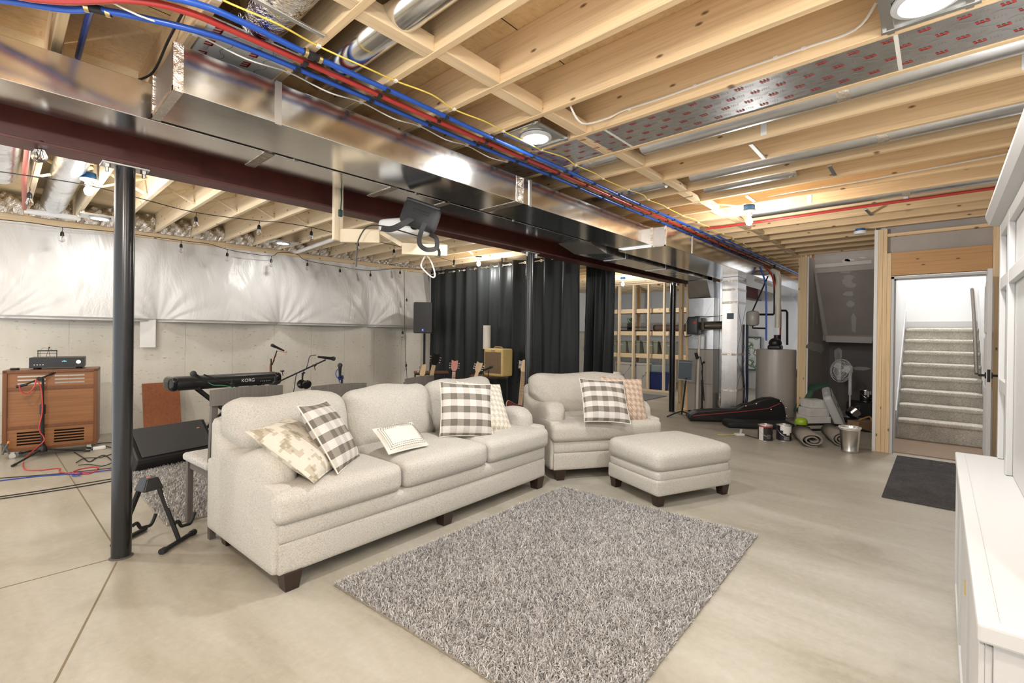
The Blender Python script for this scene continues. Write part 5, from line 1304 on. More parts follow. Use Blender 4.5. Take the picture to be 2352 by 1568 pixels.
guitar('guitar with salmon pink headstock behind the right sofa pillow', atd(1034,935,7.0)-Vector((0,0,.30)), atd(1045,827,7.2), cf, M_pink, M_rose, M_pink, 3, 'solid')
guitar('acoustic guitar with natural slotted headstock leaning right beside the amplifier', atd(1062,930,6.9)-Vector((0,0,.30)), atd(1103,832,7.1), cf, M_maple, M_maple, M_maple, 3, 'acoustic', pegcol=M_whitep)
guitar('wine red semi-hollow guitar with maple neck between sofa and armchair', atd(1188,985,5.6)-Vector((0,0,.12)), atd(1204,826,6.1), cf, M_cherry, wood('tan_neck', (.44,.31,.19), (.33,.22,.13), 2, 1, .35, False), M_maple, 6, 'semi')
for i, (px, py) in enumerate(((1005,858),(1060,860),(1105,864),(1190,878))):
    p = atd(px+4, py, 7.3); gstand_for('black guitar stand, %s of the row by the curtain from the left' % ORD[i], p.x+.05, p.y+.05)
# ---------------------------------------------------------------- projector shelf on the beam
t = thing('projector_shelf', 'pale pine frame hung from the beam to carry the projector', 'shelf', (0,0,0))
yq = 3.40
pt = aty(779,430,yq); pbm = aty(775,552,yq)
MB().box(pbm.x-.035, pbm.x+.035, yq-.02, yq+.02, pbm.z, 2.466).build('post', M_palez, t, bevel=.003)
dq = FW.dot(Vector((pbm.x,yq,pbm.z)))
A = atd(783,541,dq); Bq = atd(873,543,dq*1.0); Cq = atd(923,571,dq*1.0); Dq = atd(1027,576,dq*1.02)
MB().bar(A, Bq, .04, .10).build('board', M_pale, t, bevel=.003)
MB().bar(Cq, Dq, .04, .085).build('board', M_pale, t, bevel=.003)
E1 = atd(868,530,dq*1.06); E2 = atd(1026,561,dq*1.12); off = Vector((FW.x,FW.y,0)).normalized()*.20
MB().bar(Bq+Vector((0,0,.035))+off*.1, Cq+Vector((0,0,.030))+off*.1, .05, .03).build('board', M_pale, t, bevel=.002)
F = [E1, E2, E2+off, E1+off]
MB().hexa([p-Vector((0,0,.025)) for p in F], F).build('shelf_board', M_pale, t)
MB().bar(aty(950,465,yq+.12), Dq+off*.5+Vector((0,0,.02)), .03, .03).build('post', M_palez, t) if False else None
t = thing('projector', 'white projector resting on the pine frame under the beam', 'projector', tuple(atd(928,541,dq*1.03)), math.radians(-62))
MB().rbox(.0, 0, .06, .36, .20, .12, .035, 10, (0,0,.008)).build('body', M_whitep, t, True)
MB().box(-.02, .10, -.103, -.099, .05, .058).build('slot', M_blkm, t)
MB().lathe([(.03,0),(.034,.01),(.034,.03)], 20, T3(.14,-.08,.05) @ R3(PI/2,'X')).build('lens_ring', M_blkg, t, True)
# grey sling bag over the projector
ctr = atd(964,494,dq*.97)
t = thing('padded_case', 'dark grey padded case with dangling straps on the projector', 'case', (0,0,0))
rx = RT; uz = UP; M = Matrix(((rx.x,-FW.x*-1*-1,uz.x,ctr.x),(rx.y,FW.y,uz.y,ctr.y),(rx.z,FW.z,uz.z,ctr.z),(0,0,0,1)))
M = Matrix(((rx.x,FW.x,uz.x,ctr.x),(rx.y,FW.y,uz.y,ctr.y),(rx.z,FW.z,uz.z,ctr.z),(0,0,0,1))) @ R3(math.radians(-16),'Y').inverted() if False else Matrix(((rx.x,FW.x,uz.x,ctr.x),(rx.y,FW.y,uz.y,ctr.y),(rx.z,FW.z,uz.z,ctr.z),(0,0,0,1))) @ R3(math.radians(19),'Y')
s_ = dq/FPX
MB().rbox(0, .03, 0, 82*s_, .10, 56*s_, .035, 10, (.004,.01,.004), M).build('case', M_dkgrey, t, True)
MB().rbox(0, .035, 26*s_, 78*s_, .10, 9*s_, .012, 6, (0,0,0), M).build('case_lid_edge', M_blk, t, True)
MB().rbox(2*s_, -.025, 6*s_, 40*s_, .012, 8*s_, .004, 4, (0,0,0), M).build('grip_strap', M_blkm, t, True)
def strap(pts, w, dd=.97):
    mb = MB(); P = smoothpath([atd(x, y, dq*(dd+z)) for x, y, z in pts], 4)
    vs = []
    for i, p in enumerate(P):
        dv = (P[min(i+1, len(P)-1)]-P[max(i-1, 0)]).normalized(); sd = dv.cross(FW).normalized()*w/2; vs += [p-sd, p+sd]
    mb.add(vs, [(2*i, 2*i+1, 2*i+3, 2*i+2) for i in range(len(P)-1)]).build('strap', M_dkgrey, t, False, solid=.004)
strap([(946,501,-.03),(922,516,-.05),(898,526,-.05),(876,524,-.04)], 13*s_, .98)
strap([(976,512,-.04),(968,530,-.05),(963,550,-.05),(966,564,-.05),(980,573,-.05),(1000,571,-.04),(1004,560,-.03),(1001,546,-.02),(988,538,.0)], 10*s_, .98)
strap([(1004,568,-.02),(1009,578,-.02),(1008,589,-.02)], 6*s_)
tag(MB().tube(smoothpath([atd(960,542,dq*.96), atd(920,530,dq*.96), atd(880,519,dq*.96), atd(845,520,dq*.97), atd(826,545,dq*.97), atd(820,570,dq*.97), atd(818,612,dq*.97)], 5), .005, 6).build('black_cable', M_blk, smooth=True), 'thin black cable drooping off the pine projector frame', 'cable')
tag(MB().tube(smoothpath([atd(978,585,dq*1.02), atd(968,605,dq*1.02), atd(970,616,dq*1.02), atd(992,636,dq*1.02), atd(999,630,dq*1.02), atd(990,600,dq*1.02), atd(980,585,dq*1.02)], 5), .006, 6).build('white_cable', M_whitec, smooth=True), 'white cable loop dangling below the pine projector frame', 'cable')
t = thing('extension_cord', 'dark green cord plug hanging on the pine post', 'plug', (pbm.x+.012, yq-.028, 0))
MB().tube([(0,0,2.44),(.003,0,2.36),(-.003,0,2.28)], .005, 6).build('cord', plain('dark_green_cord', (.01,.04,.03), .4), t, True)
MB().rbox(-.004, 0, 2.255, .03, .022, .055, .008, 5).build('plug_head', plain('dark_green_plug', (.01,.05,.04), .4), t, True)
# ---------------------------------------------------------------- furnace corner
t = thing('furnace', 'beige furnace cabinet with galvanized plenum behind the music stand', 'furnace', (8.42, 2.93, 0))
MB().box(0, .7, 0, .44, .03, 1.13).build('cabinet', M_furn, t, bevel=.008)
MB().box(-.002, 0, .005, .435, .52, .524).build('panel_seam', M_dark, t)
MB().box(0, .68, .0, .44, 1.135, 2.04).build('plenum', M_galv2, t, bevel=.003)
mb = MB()
for a, b in (((0,1.16),(.44,2.0)), ((.44,1.16),(0,2.0))): mb.bar((-.001, a[0], a[1]), (-.001, b[0], b[1]), .004, .004, Vector((1,0,0)))
mb.build('cross_break', M_flatmetal, t)
MB().box(.02, .06, .38, .43, 0, .03).box(.02, .06, .02, .07, 0, .03).build('foot', M_rubber, t)
t = thing('supply_duct', 'tall shiny galvanized duct standing beside the furnace with taped seams', 'duct', (8.40, 2.53, 0))
MB().box(0, .46, 0, .25, .0, 2.373).build('duct_body', galv('pink_galv', (.62,.585,.55), .2, .12, .12), t, bevel=.003)
for z in (.45, 1.06, 1.94, 2.16, 2.30): MB().box(-.004, .462, -.004, .252, z-.02, z+.02).build('seam_tape', M_tape, t)
MB().box(-.006, -.001, .06, .17, 1.66, 1.76).build('label_plate', M_stand, t)
mb = MB().lathe([(.045,0),(.055,.004)], 20, T3(-.003,.05,.14) @ R3(-PI/2,'Y')); mb.build('patch', M_stand, t)
for z0, z1 in ((.5,1.0),(1.1,1.9)):
    mb = MB()
    for a, b in (((.0,z0),(.46,z1)), ((.46,z0),(.0,z1))): mb.bar((a[0],-.001,a[1]), (b[0],-.001,b[1]), .004, .004)
    mb.build('cross_break', M_flatmetal, t)
tag(MB().box(8.72, 8.9, 2.785, 2.925, 0, 2.40).build('return_duct', M_galv2), 'bluish metal duct recessed between furnace and the tall shiny duct', 'duct')
tag(MB().tube([(8.62,2.86,.0),(8.62,2.86,.36)], .055, 18).build('foil_wrapped_duct', M_foil, smooth=True), 'foil-wrapped stub standing on the floor between furnace and tall duct', 'duct')
dF = FW.dot(Vector((8.40,3.1,1.5)))
t = thing('humidifier', 'dark grey furnace humidifier with red oval badge', 'humidifier', tuple(atd(1599,748,dF)), math.radians(90))
a = atd(1581,728,dF); b = atd(1615,769,dF)
hw_ = abs(a.y-b.y)/2
MB().rbox(0, .10, 0, hw_*2, .18, abs(a.z-b.z), .03, 8, (0,.01,0)).build('housing', plain('humidifier_grey', (.05,.05,.055), .45), t, True)
MB().lathe([(.022,0),(.024,.004)], 20, T3(-.055,.196,.05) @ R3(-PI/2,'X') @ Matrix.Diagonal((1.3,.8,1,1))).build('badge', plain('badge_red', (.5,.03,.03), .4), t, True)
dP = dF-.1
tag(MB().tube([atd(1615,748,dP), atd(1650,747,dP), atd(1676,746,dP-.02), atd(1684,746,dP+.3)], [.075,.075,.072,.07], 24).build('round_duct', M_galv, smooth=True), 'short round metal duct from the humidifier to the tall duct', 'duct')
tag(MB().tube([atd(1607,770,dP), atd(1603,860,dP), atd(1601,940,dP)], .022, 10).build('drain_pipe', M_pvc, smooth=True), 'cream plastic drain pipe down the furnace front', 'pipe')
tag(MB().tube(smoothpath([atd(1588,770,dP), atd(1572,772,dP), atd(1573,745,dP), atd(1590,728,dP), atd(1625,727,dP), atd(1655,725,dP), atd(1672,718,dP)], 4), .006, 6).build('control_wire', M_blk, smooth=True), 'coiled control wire over the humidifier', 'wire')
# water heater and piping
hx, hy, hr = 8.90, 2.06, .30
t = thing('water_heater', 'taupe cylindrical water heater with a black blower on top', 'water heater', (hx, hy, 0))
MB().lathe([(hr*.93,.0),(hr*.93,.03),(hr,.05),(hr,1.13),(hr*.98,1.155),(.02,1.17)], 48).build('tank', M_wh, t, True)
MB().lathe([(hr+.002,.16),(hr+.002,.165)], 48, None, False).build('band', M_furn, t, True)
MB().rbox(-.05, 0, 1.19, .22, .20, .08, .03, 8).ball((-.06,0,1.26), .10, 18, (1,1,.9)).build('blower', M_blk, t, True)
MB().tube([(.07,.0,1.15),(.07,0,1.40)], .05, 18).build('vent_collar', M_blk, t, True)
dH = FW.dot(Vector((hx,hy,1.5)))
def pv(lab, pts, r, m, nm='pipe', d=None, k=0):
    P = [atd(x, y, (d or dH)+(z if True else 0)) for x, y, z in pts]
    return tag(MB().tube(smoothpath(P, k) if k else P, r, 12).build(nm, m, smooth=True), lab, 'pipe')
pv('cream plastic flue pipe rising from the heater blower and elbowing left', [(1786,752,0),(1788,640,0),(1785,626,0),(1776,622,.05),(1740,632,.6)], .045, M_pvc, 'flue_pipe')
pv('long cream flue pipe running off under the far ducts', [(1738,642,.4),(1834,672,3.6)], .045, M_pvc, 'flue_pipe')
pv('blue pipe dropping to the water heater', [(1745,612,-.1),(1758,650,-.1),(1760,700,-.1),(1760,782,-.1)], .014, M_blue, 'water_pipe', None, 5)
pv('red pipe curving down beside the flue of the heater', [(1756,612,.02),(1772,630,.02),(1780,660,.04),(1792,700,.08),(1792,785,.05)], .014, M_red, 'water_pipe', None, 5)
pv('black gas pipe dropping behind the heater flue with elbow to the left', [(1779,608,.1),(1779,718,.1),(1776,722,.1),(1742,722,.1)], .018, M_blkm, 'gas_pipe')
pv('black gas pipe with elbow right of the heater flue', [(1794,713,.15),(1805,713,.15),(1808,717,.15),(1808,792,.15)], .018, M_blkm, 'gas_pipe')
pv('slanting black strap holding the small expansion tank', [(1729,713,.0),(1764,634,.05)], .012, M_blkm, 'strap')
t = thing('expansion_tank', 'small taupe expansion tank hanging left of the heater flue', 'tank', tuple(atd(1729,731,dH)))
MB().lathe([(.03,-.13),(.085,-.115),(.10,-.09),(.10,.09),(.085,.115),(.03,.13)], 28).build('shell', M_wh, t, True)
pv('dark bent pipe under the expansion tank', [(1729,748,0),(1729,753,0),(1760,754,0)], .014, M_blkm, 'pipe')
pv('dark blue hose running down behind the tall shiny duct', [(1716,745,.25),(1716,840,.25),(1716,900,.3),(1712,930,.25),(1700,938,.1)], .022, plain('navy_hose', (.01,.018,.06), .4), 'hose', None, 5)
pv('black hose curving to the floor left of the heater', [(1706,760,.35),(1707,840,.35),(1706,900,.35),(1695,930,.2),(1680,940,.1)], .014, M_blkm, 'hose', None, 5)
tag(MB().box(9.1, 13.4, 2.30, 2.88, 2.38, 2.59).build('trunk_duct', M_galv), 'far galvanized duct running on past the water heater', 'duct')
# bright utility background
t = thing('framed_poster', 'dark-framed colourful poster on the far plastic wall left of the water heater', 'poster', tuple(atx(1731,812,13.5)))
pw_ = abs(atx(1714,812,13.5).y-atx(1748,812,13.5).y)/2; ph_ = abs(atx(1731,772,13.5).z-atx(1731,850,13.5).z)/2
MB().box(-.02, .03, -pw_, pw_, -ph_, ph_).build('frame', M_stand, t)
m, nt, b = new('abstract_print'); n = noise(nt, coords(nt), 5, 3)
L(nt, ramp(nt, n.outputs['Fac'], [(.3,(.75,.78,.80)), (.48,(.55,.60,.62)), (.54,(.10,.22,.10)), (.60,(.80,.80,.78)), (.68,(.35,.08,.20)), (.75,(.15,.15,.35))], 'CONSTANT'), b.inputs['Base Color'])
MB().box(-.024, -.02, -pw_*.85, pw_*.85, -ph_*.9, ph_*.9).build('print', m, t)
tag(MB().box(12.9, 13.3, 1.9, 3.4, .55, .60).box(12.95, 13.0, 2.0, 2.05, 0, .55).box(12.95, 13.0, 3.3, 3.35, 0, .55).build('workbench', M_joist), 'low wooden bench against the far plastic wall behind the heater', 'bench')
tag(MB().rbox(9.9, 1.98, .33, .5, .3, .66, .06, 8).build('white_tub', M_whitep, smooth=True), 'white plastic tub between the heater and the closet post', 'tub')
tag(MB().rbox(9.9, 1.98, .72, .5, .3, .10, .03, 6).build('green_lid_box', M_fgreen, smooth=True), 'dark green lid on the white tub behind the heater', 'lid')
# music stand and condenser mic stand
b = atz(1560,958,0)
dS = FW.dot(b)
t = thing('music_stand', 'slate grey sheet music stand in front of the furnace', 'music stand', (b.x+.06, b.y-.02, 0))
B = Vector((b.x+.06, b.y-.02, 0))
c1 = [atd(x, y, dS) for x, y in ((1560,826),(1590,828),(1588,873),(1558,870))]
n_ = FW*.012
MB().hexa([p-B for p in c1], [p+n_-B for p in c1]).build('desk', M_stand, t, bevel=.002)
MB().bar(atd(1557,870,dS-.03)-B, atd(1589,874,dS-.03)-B, .05, .012).build('lip', M_flatmetal, t)
MB().bar(atd(1559,831,dS-.006)-B, atd(1591,833,dS-.006)-B, .012, .006).build('desk_rib', M_flatmetal, t)
MB().tube([(0,0,.06), atd(1576,868,dS)-B], .014, 10).build('pole', M_blkm, t, True)
for k in range(3):
    a = 2.5+2*PI*k/3; MB().tube(smoothpath([(0,0,.10),(math.cos(a)*.14,math.sin(a)*.14,.06),(math.cos(a)*.27,math.sin(a)*.27,.012)], 4), .012, 8).build('leg', M_blkm, t, True)
b = atz(1612,955,0); b = Vector((8.1, 3.08, 0)); dM = FW.dot(b)
gx = atd(1612,945,dM); B = Vector((gx.x, gx.y, 0))
t = thing('microphone_stand', 'tall black stand with a studio microphone in front of the furnace', 'microphone stand', tuple(B), 0, 'microphone stands')
tripod(t, atd(1612,832,dM).z, .011, .27, .3)
MB().tube([atd(1612,838,dM)-B, atd(1609,820,dM)-B, atd(1601,819,dM)-B], .009, 8).build('boom_arm', M_blkm, t, True)
MB().tube([atd(1598,810,dM)-B, atd(1602,824,dM)-B], .027, 16).build('microphone_body', M_blk, t, True)
MB().tube([atd(1612,850,dM)-B, atd(1617,920,dM-.05)-B], .011, 8).build('hanging_tube', M_blkm, t, True)
MB().lathe([(.02,-.015),(.02,.015)], 12, T3(*(atd(1617,832,dM)-B)) @ R3(PI/2,'X')).build('knob', M_blk, t, True)
# gig bag on its edge
P0 = Vector((7.48,2.93,0)); dv = Vector((8.30,1.76,0))-P0; dv.normalize(); nv = Vector((dv.y,-dv.x,0))
if nv.dot(-P0) < 0: nv = -nv
def onbag(px, py):
    r = ray(px, py); k = (P0-CAM).dot(nv)/r.dot(nv); p = CAM+r*k; return ((p-P0).dot(dv), p.z)
ol = [onbag(*q) for q in ((1580,960),(1584,950),(1600,943),(1650,939),(1692,938),(1708,929),(1730,925),(1745,918),(1760,914),(1778,913),(1793,918),(1803,932),(1808,955),(1804,972),(1790,984),(1755,986),(1715,985),(1660,980),(1610,975),(1588,970))]
zm = min(z for _, z in ol); ol = [(x, max(.006, z-zm*0)) for x, z in ol]
t = thing('gig_bag', 'black padded guitar gig bag with thin red piping lying on the floor by the heater', 'gig bag', tuple(P0))
M = Matrix(((dv.x,0,-nv.x,0),(dv.y,0,-nv.y,0),(0,1,0,0),(0,0,0,1)))
MB().prism(ol, 0, .17, M).build('bag', plain('black_nylon', (.012,.011,.012), .45, bmp=.4, bs=18), t, bevel=.03)
pl = [onbag(*q) for q in ((1592,955),(1630,951),(1680,947),(1720,943),(1765,938),(1775,933),(1792,926))]
MB().tube([M @ Vector((x, z, -.004)) for x, z in pl], .005, 6).build('piping', M_redc, t, True)
for q in ((1713,932),(1737,927),(1771,940),(1792,921),(1805,936),(1806,955)):
    x, z = onbag(*q); MB().rbox(*(M @ Vector((x, z, -.006))), .022, .022, .02, .006, 4).build('buckle', M_steel, t, True)
tag(MB().rbox(7.72, 2.02, .05, .95, .32, .10, .045, 10, M=T3(7.72,2.02,0) @ R3(math.atan2(dv.y,dv.x),'Z') @ T3(-7.72,-2.02,0)).build('gig_bag', M_blkm, smooth=True), 'flat black bag lying in front of the upright gig bag', 'gig bag')
# paint cans etc
def can(lab, p, r, h, m, lid, bail=True, drip=None):
    t = thing('paint_can', lab, 'paint can', tuple(p), 0, 'paint cans')
    MB().lathe([(r,.004),(r,h-.006)], 32, None, False).build('body', m, t, True)
    MB().lathe([(r+.003,0),(r+.003,.008),(r,.01)], 32, None, False).lathe([(r,h-.01),(r+.003,h-.006),(r+.002,h),(r-.008,h),(r-.01,h-.006)], 32, None, False).build('rim', M_steel, t, True)
    MB().lathe([(r-.009,h-.008),(.002,h-.007)], 32).build('lid', lid, t, True)
    if bail: MB().tube([Vector((-RT.x*r*a-FW.x*(r+.004)*math.sqrt(max(0,1-a*a)), -RT.y*r*a-FW.y*(r+.004)*math.sqrt(max(0,1-a*a)), h*.72-h*.42*math.sqrt(max(0,1-a*a)))) for a in [i/10-1 for i in range(21)]], .003, 6).build('bail_handle', M_steel, t, True)
    return t
p = atz(1766,1014,0)+FW*.09; p.z = 0
c = can('paint can with black and red label, left of the pair on the floor', p, .088, .205, plain('black_label', (.02,.018,.018), .4), M_whitep)
def wrap(t, r, a0, a1, z0, z1, m, nm):
    A = math.atan2(-FW.y, -FW.x); n = 10
    vs = [(r*math.cos(A+a0+(a1-a0)*i/n), r*math.sin(A+a0+(a1-a0)*i/n), z) for z in (z0, z1) for i in range(n+1)]
    MB().add(vs, [(i, i+1, i+n+2, i+n+1) for i in range(n)]).build(nm, m, t, True)
wrap(c, .089, -1.4, 1.4, .182, .197, M_redc, 'label_band'); wrap(c, .089, -1.45, -.75, .01, .18, M_box, 'label_panel'); wrap(c, .0892, .75, 1.15, .09, .115, M_orange, 'label_mark')
for i in range(5): wrap(c, .0892, -.3, .25, .035+.012*i, .039+.012*i, M_print_gray, 'label_text')
p = atz(1809,1014,0)+FW*.09; p.z = 0
c = can('paint can with white paint dripped over its black label, right of the pair', p, .088, .205, plain('black_purple_label', (.018,.014,.025), .4), M_whitep)
for a0, a1, z0 in ((-1.0,-.6,.14),(-.6,-.15,.10),(-.15,.35,.08),(.35,.8,.11),(.8,1.2,.15)): wrap(c, .0893, a0, a1, z0, .198, M_whitep, 'paint_drip')
for i in range(4): wrap(c, .0892, -.5, .3, .02+.011*i, .023+.011*i, M_box, 'label_text')
p = atd(1988,955,8.1); p.z = .27
c = can('paint can with white drips at the back of the closet', p, .085, .20, plain('black_label_b', (.02,.018,.018), .4), M_whitep)
for a0, a1, z0 in ((-.9,-.5,.12),(-.4,-.1,.09),(.0,.4,.13),(.5,.9,.10)): wrap(c, .0865, a0, a1, z0, .19, M_whitep, 'paint_drip')
tag(MB().rbox(p.x, p.y, .13, .40, .5, .268, .01, 4).build('storage_box', M_dkgrey, smooth=True), 'dark box under the paint can at the back of the closet', 'box')
b = atz(1967,1043,0)+FW*.11; b.z = 0
t = thing('waste_bin', 'small brushed steel waste bin at the closet opening', 'bin', tuple(b))
MB().lathe([(.085,.0),(.088,.006),(.088,.03),(.086,.035),(.105,.285),(.112,.292),(.112,.30),(.108,.30),(.10,.285),(.082,.02),(.001,.02)], 40).build('body', M_steel, t, True)
MB().lathe([(.1145,.287),(.1145,.302),(.106,.304),(.104,.27)], 40, None, False).ball((-.08,-.07,.306), .02, 8, (1,1,.6)).build('liner_bag', M_whitep, t, True)
# carpet rolls
def roll(lab, p, q, r, turns, flat=.75):
    p, q = Vector(p), Vector(q); a, b_, d = frame_from(q-p)
    prof = []
    n = int(turns*26)
    for i in range(n+1):
        th = 2*PI*turns*i/n; rr = r*(1-.75*i/n); prof.append((rr*math.cos(-th-1.2), rr*math.sin(-th-1.2)*flat))
    zmin = min(y for _, y in prof)
    vs = []
    for P in (p, q):
        for (x, y) in prof: vs.append(P+a*x+Vector((0,0,1))*(y-zmin+.008))
    k = n+1
    mb = MB().add(vs, [(i, i+1, i+1+k, i+k) for i in range(n)])
    tag(mb.build('carpet_roll', M_roll, solid=.014, smooth=True), lab, 'carpet')
e = atz(1868,1028,0); roll('rolled beige carpet offcut, left of the two by the paint cans', e, e+Vector((.55,.22,0)), .135, 2.2, .62)
e = atz(1940,1028,0); roll('rolled beige carpet offcut half hidden behind the steel bin', e+Vector((.05,.03,0)), e+Vector((.65,.25,0)), .11, 2.4, .8)
# string trimmer
e = atz(1838,1000,0)
t = thing('string_trimmer', 'lime and black string trimmer lying in front of the closet junk', 'trimmer', (e.x+.05, e.y, 0))
B = Vector((e.x+.05, e.y, 0)); dT = FW.dot(B)
MB().rbox(0, 0, .06, .24, .20, .12, .04, 8).build('motor_housing', M_blk, t, True)
MB().lathe([(.075,.15),(.08,.17),(.078,.205),(.055,.235),(.02,.245)], 24).build('cap', M_lime, t, True)
MB().lathe([(.05,.10),(.06,.15)], 20).build('neck', M_blk, t, True)
MB().tube([atd(1850,975,dT)-B, atd(1905,974,dT+.2)-B, atd(1950,979,dT+.3)-B, atd(2003,994,dT+.25)-B], .017, 10).build('shaft', M_blkm, t, True)
MB().tube([atd(1790,990,dT)-B, atd(1860,987,dT+.05)-B, atd(1945,985,dT+.1)-B], .016, 10).build('guard_tube', M_blkm, t, True)
# white cartons, green board, box fan, standing fan, pot
dC = 7.35
def carton(lab, c, w, d, h, rz, m):
    return tag(MB().box(-w/2, w/2, -d/2, d/2, 0, h, T3(*c) @ R3(rz,'Z')).build('carton', m, bevel=.004), lab, 'carton', 'white cartons in the closet')
c = atd(1868,962,dC); fz = .03
carton('worn white carton at the bottom of the closet stack', (c.x,c.y,0.002), .36, .28, .145, -.75, M_box)
carton('white carton in the middle of the closet stack', (c.x+.02,c.y,.150), .33, .25, .12, -.70, M_box)
carton('white carton on top of the closet stack', (c.x+.05,c.y+.01,.273), .26, .24, .12, -.8, M_box)
for i, cs in enumerate((((1843,948),(1866,895),(1872,893),(1850,950)), ((1864,893),(1904,880),(1907,883),(1868,899)))):
    P = [atd(x, y, dC+.12) for x, y in cs]
    if i == 0: P[0].z = max(P[0].z, .01)
    n_ = FW*.25
    tag(MB().hexa(P[::-1], [p+n_ for p in P[::-1]]).build('green_board', M_fgreen, bevel=.003), 'dark green board %s in the closet' % ('leaning up behind the white cartons', 'sloping out above the white cartons')[i], 'board')
a = (RT*-.42+UP*.905).normalized(); b_ = (FW*.80+RT*.58); b_ = (b_-a*b_.dot(a)).normalized(); n_ = a.cross(b_)
if n_.dot(RT) < 0: n_ = -n_
c = atd(1913,934,7.25)
t = thing('box_fan', 'grey box fan tilted on its side in front of the white cartons', 'fan', (0,0,0))
Mf = Matrix(((b_.x,a.x,n_.x,c.x),(b_.y,a.y,n_.y,c.y),(b_.z,a.z,n_.z,c.z),(0,0,0,1)))
t.matrix_world = Mf
MB().rbox(0, 0, 0, .50, .52, .125, .045, 10).build('housing', M_boxfan, t, True)
MB().box(-.222, .222, -.232, .232, .058, .0632).build('recess_shade', M_dkgrey, t)  # dark plate under the bars stands in for the shaded hollow
mb = MB()
for i in range(22): mb.box(-.215, .215, -.225+.0205*i, -.218+.0205*i, .062, .068)
for i in range(12): mb.box(-.215+.038*i, -.209+.038*i, -.225, .225, .062, .067)
mb.build('grille', M_fang, t)
MB().lathe([(.04,.066),(.035,.072)], 20).build('badge', M_stand, t, True)
MB().box(-.08, .08, .258, .27, -.02, .02).build('handle', M_boxfan, t, bevel=.004)
dD = 7.95
c = atd(1953,850,dD); t = thing('pedestal_fan', 'white pedestal fan turned sideways at the back of the closet', 'fan', (c.x, c.y, 0))
B = Vector((c.x,c.y,0))
MB().lathe([(.18,0),(.18,.015),(.05,.04),(.025,.06)], 28).build('base', M_whitep, t, True)
MB().tube([(0,0,.04),(0,0,.42)], .014, 12).tube([(0,0,.40),(0,0,c.z-.05)], .026, 14).build('pole', M_whitep, t, True)
MB().rbox(*(atd(1949,848,dD)-B), .13, .13, .13, .03, 8).build('motor', M_whitep, t, True)
h = atd(1932,851,dD)-B; fd = (-RT*.96-FW*.22+UP*.14).normalized()
s_, u_, _ = frame_from(fd)
cg = MB()
for rr, o in ((.195,0),(.19,.02),(.15,.035),(.10,.045),(.15,-.02),(.10,-.03)): cg.tube([h+fd*o+(s_*math.cos(i*2*PI/32)+u_*math.sin(i*2*PI/32))*rr for i in range(32)], .003, 5, closed=True)
for k in range(28):
    th = 2*PI*k/28; e = s_*math.cos(th)+u_*math.sin(th)
    cg.tube([h+fd*.048+e*.03, h+fd*.035+e*.15, h+e*.195, h-fd*.022+e*.12, h-fd*.033+e*.04], .0016, 4)
cg.build('cage', M_whitep, t, True)
bl_ = MB()
for k in range(3):
    th = 2*PI*k/3+.4; e = s_*math.cos(th)+u_*math.sin(th); e2 = s_*math.cos(th+.9)+u_*math.sin(th+.9)
    bl_.add([h+e*.03, h+e*.16+fd*.01, h+(e+e2).normalized()*.17, h+e2*.13-fd*.02, h+e2*.03], [(0,1,2,3,4)])
bl_.build('blade', M_whitep, t, solid=.003)
MB().tube([h-fd*.02, h+fd*.03], .03, 16).build('hub', M_whitep, t, True)
c = atd(1958,948,7.6)
t = thing('cooking_pot', 'shiny steel pot tipped over behind the box fan', 'pot', tuple(c))
Mp = R3(.7,'Y') @ R3(.6,'X')
MB().lathe([(.08,-.055),(.09,-.04),(.09,.055),(.094,.06),(.088,.06),(.083,-.03),(.001,-.045)], 28, Mp).build('body', M_chrome, t, True)
MB().tube([Mp @ Vector((.09*math.cos(i*PI/12), .02*0, .06+.09*math.sin(i*PI/12))) for i in range(13)], .004, 6).build('bail_handle', M_chrome, t, True)
tag(MB().rbox(c.x+.02, c.y+.05, (c.z-.10)/2, .3, .3, c.z-.10, .01, 4).build('storage_box', M_dkgrey, smooth=True), 'dark box carrying the tipped steel pot', 'box')
c = atd(1975,985,7.0)
tag(MB().box(-.13,.13,-.09,.09,0,.13, T3(c.x,c.y,.002) @ R3(-.6,'Z')).build('cardboard_box', M_kraft, bevel=.003), 'brown cardboard box beside the box fan', 'box')
tag(MB().tube(smoothpath([atd(1972,965,7.05), atd(1985,960,7.05), atd(1998,957,7.05), atd(2003,966,7.0)], 4), .012, 8).build('tan_strap', plain('tan_strap', (.45,.28,.10), .6), smooth=True), 'tan strap draped on the brown box in the closet', 'strap')
c = atz(1698,1000,0)
t = thing('power_adapter', 'white paper-tagged power adapter with yellow cord on the floor near the ottoman', 'adapter', tuple(c))
MB().box(-.06,.06,-.035,.035,.002,.03, R3(-.7,'Z')).build('body', M_whitep, t, bevel=.004)
MB().hexa([(.0,-.005,.03),(.03,-.02,.03),(.03,-.018,.03),(.0,-.003,.03)], [(.005,-.01,.09),(.04,-.028,.085),(.04,-.026,.085),(.005,-.008,.09)]).build('paper_tag', M_box, t)
tag(MB().tube(smoothpath([c+Vector((-.05,.05,.012)), c+Vector((-.14,.13,.008)), c+Vector((-.2,.22,.008))], 4), .006, 6).build('yellow_cord', M_yel, smooth=True), 'yellow cord end of the adapter on the floor', 'cord')
tag(MB().tube(smoothpath([c+Vector((.06,-.05,.012)), atz(1735,1005,.008), atz(1752,1007,.008)], 4), .005, 6).build('power_cable', M_blk, smooth=True), 'black cord from the adapter to the paint cans', 'cord')
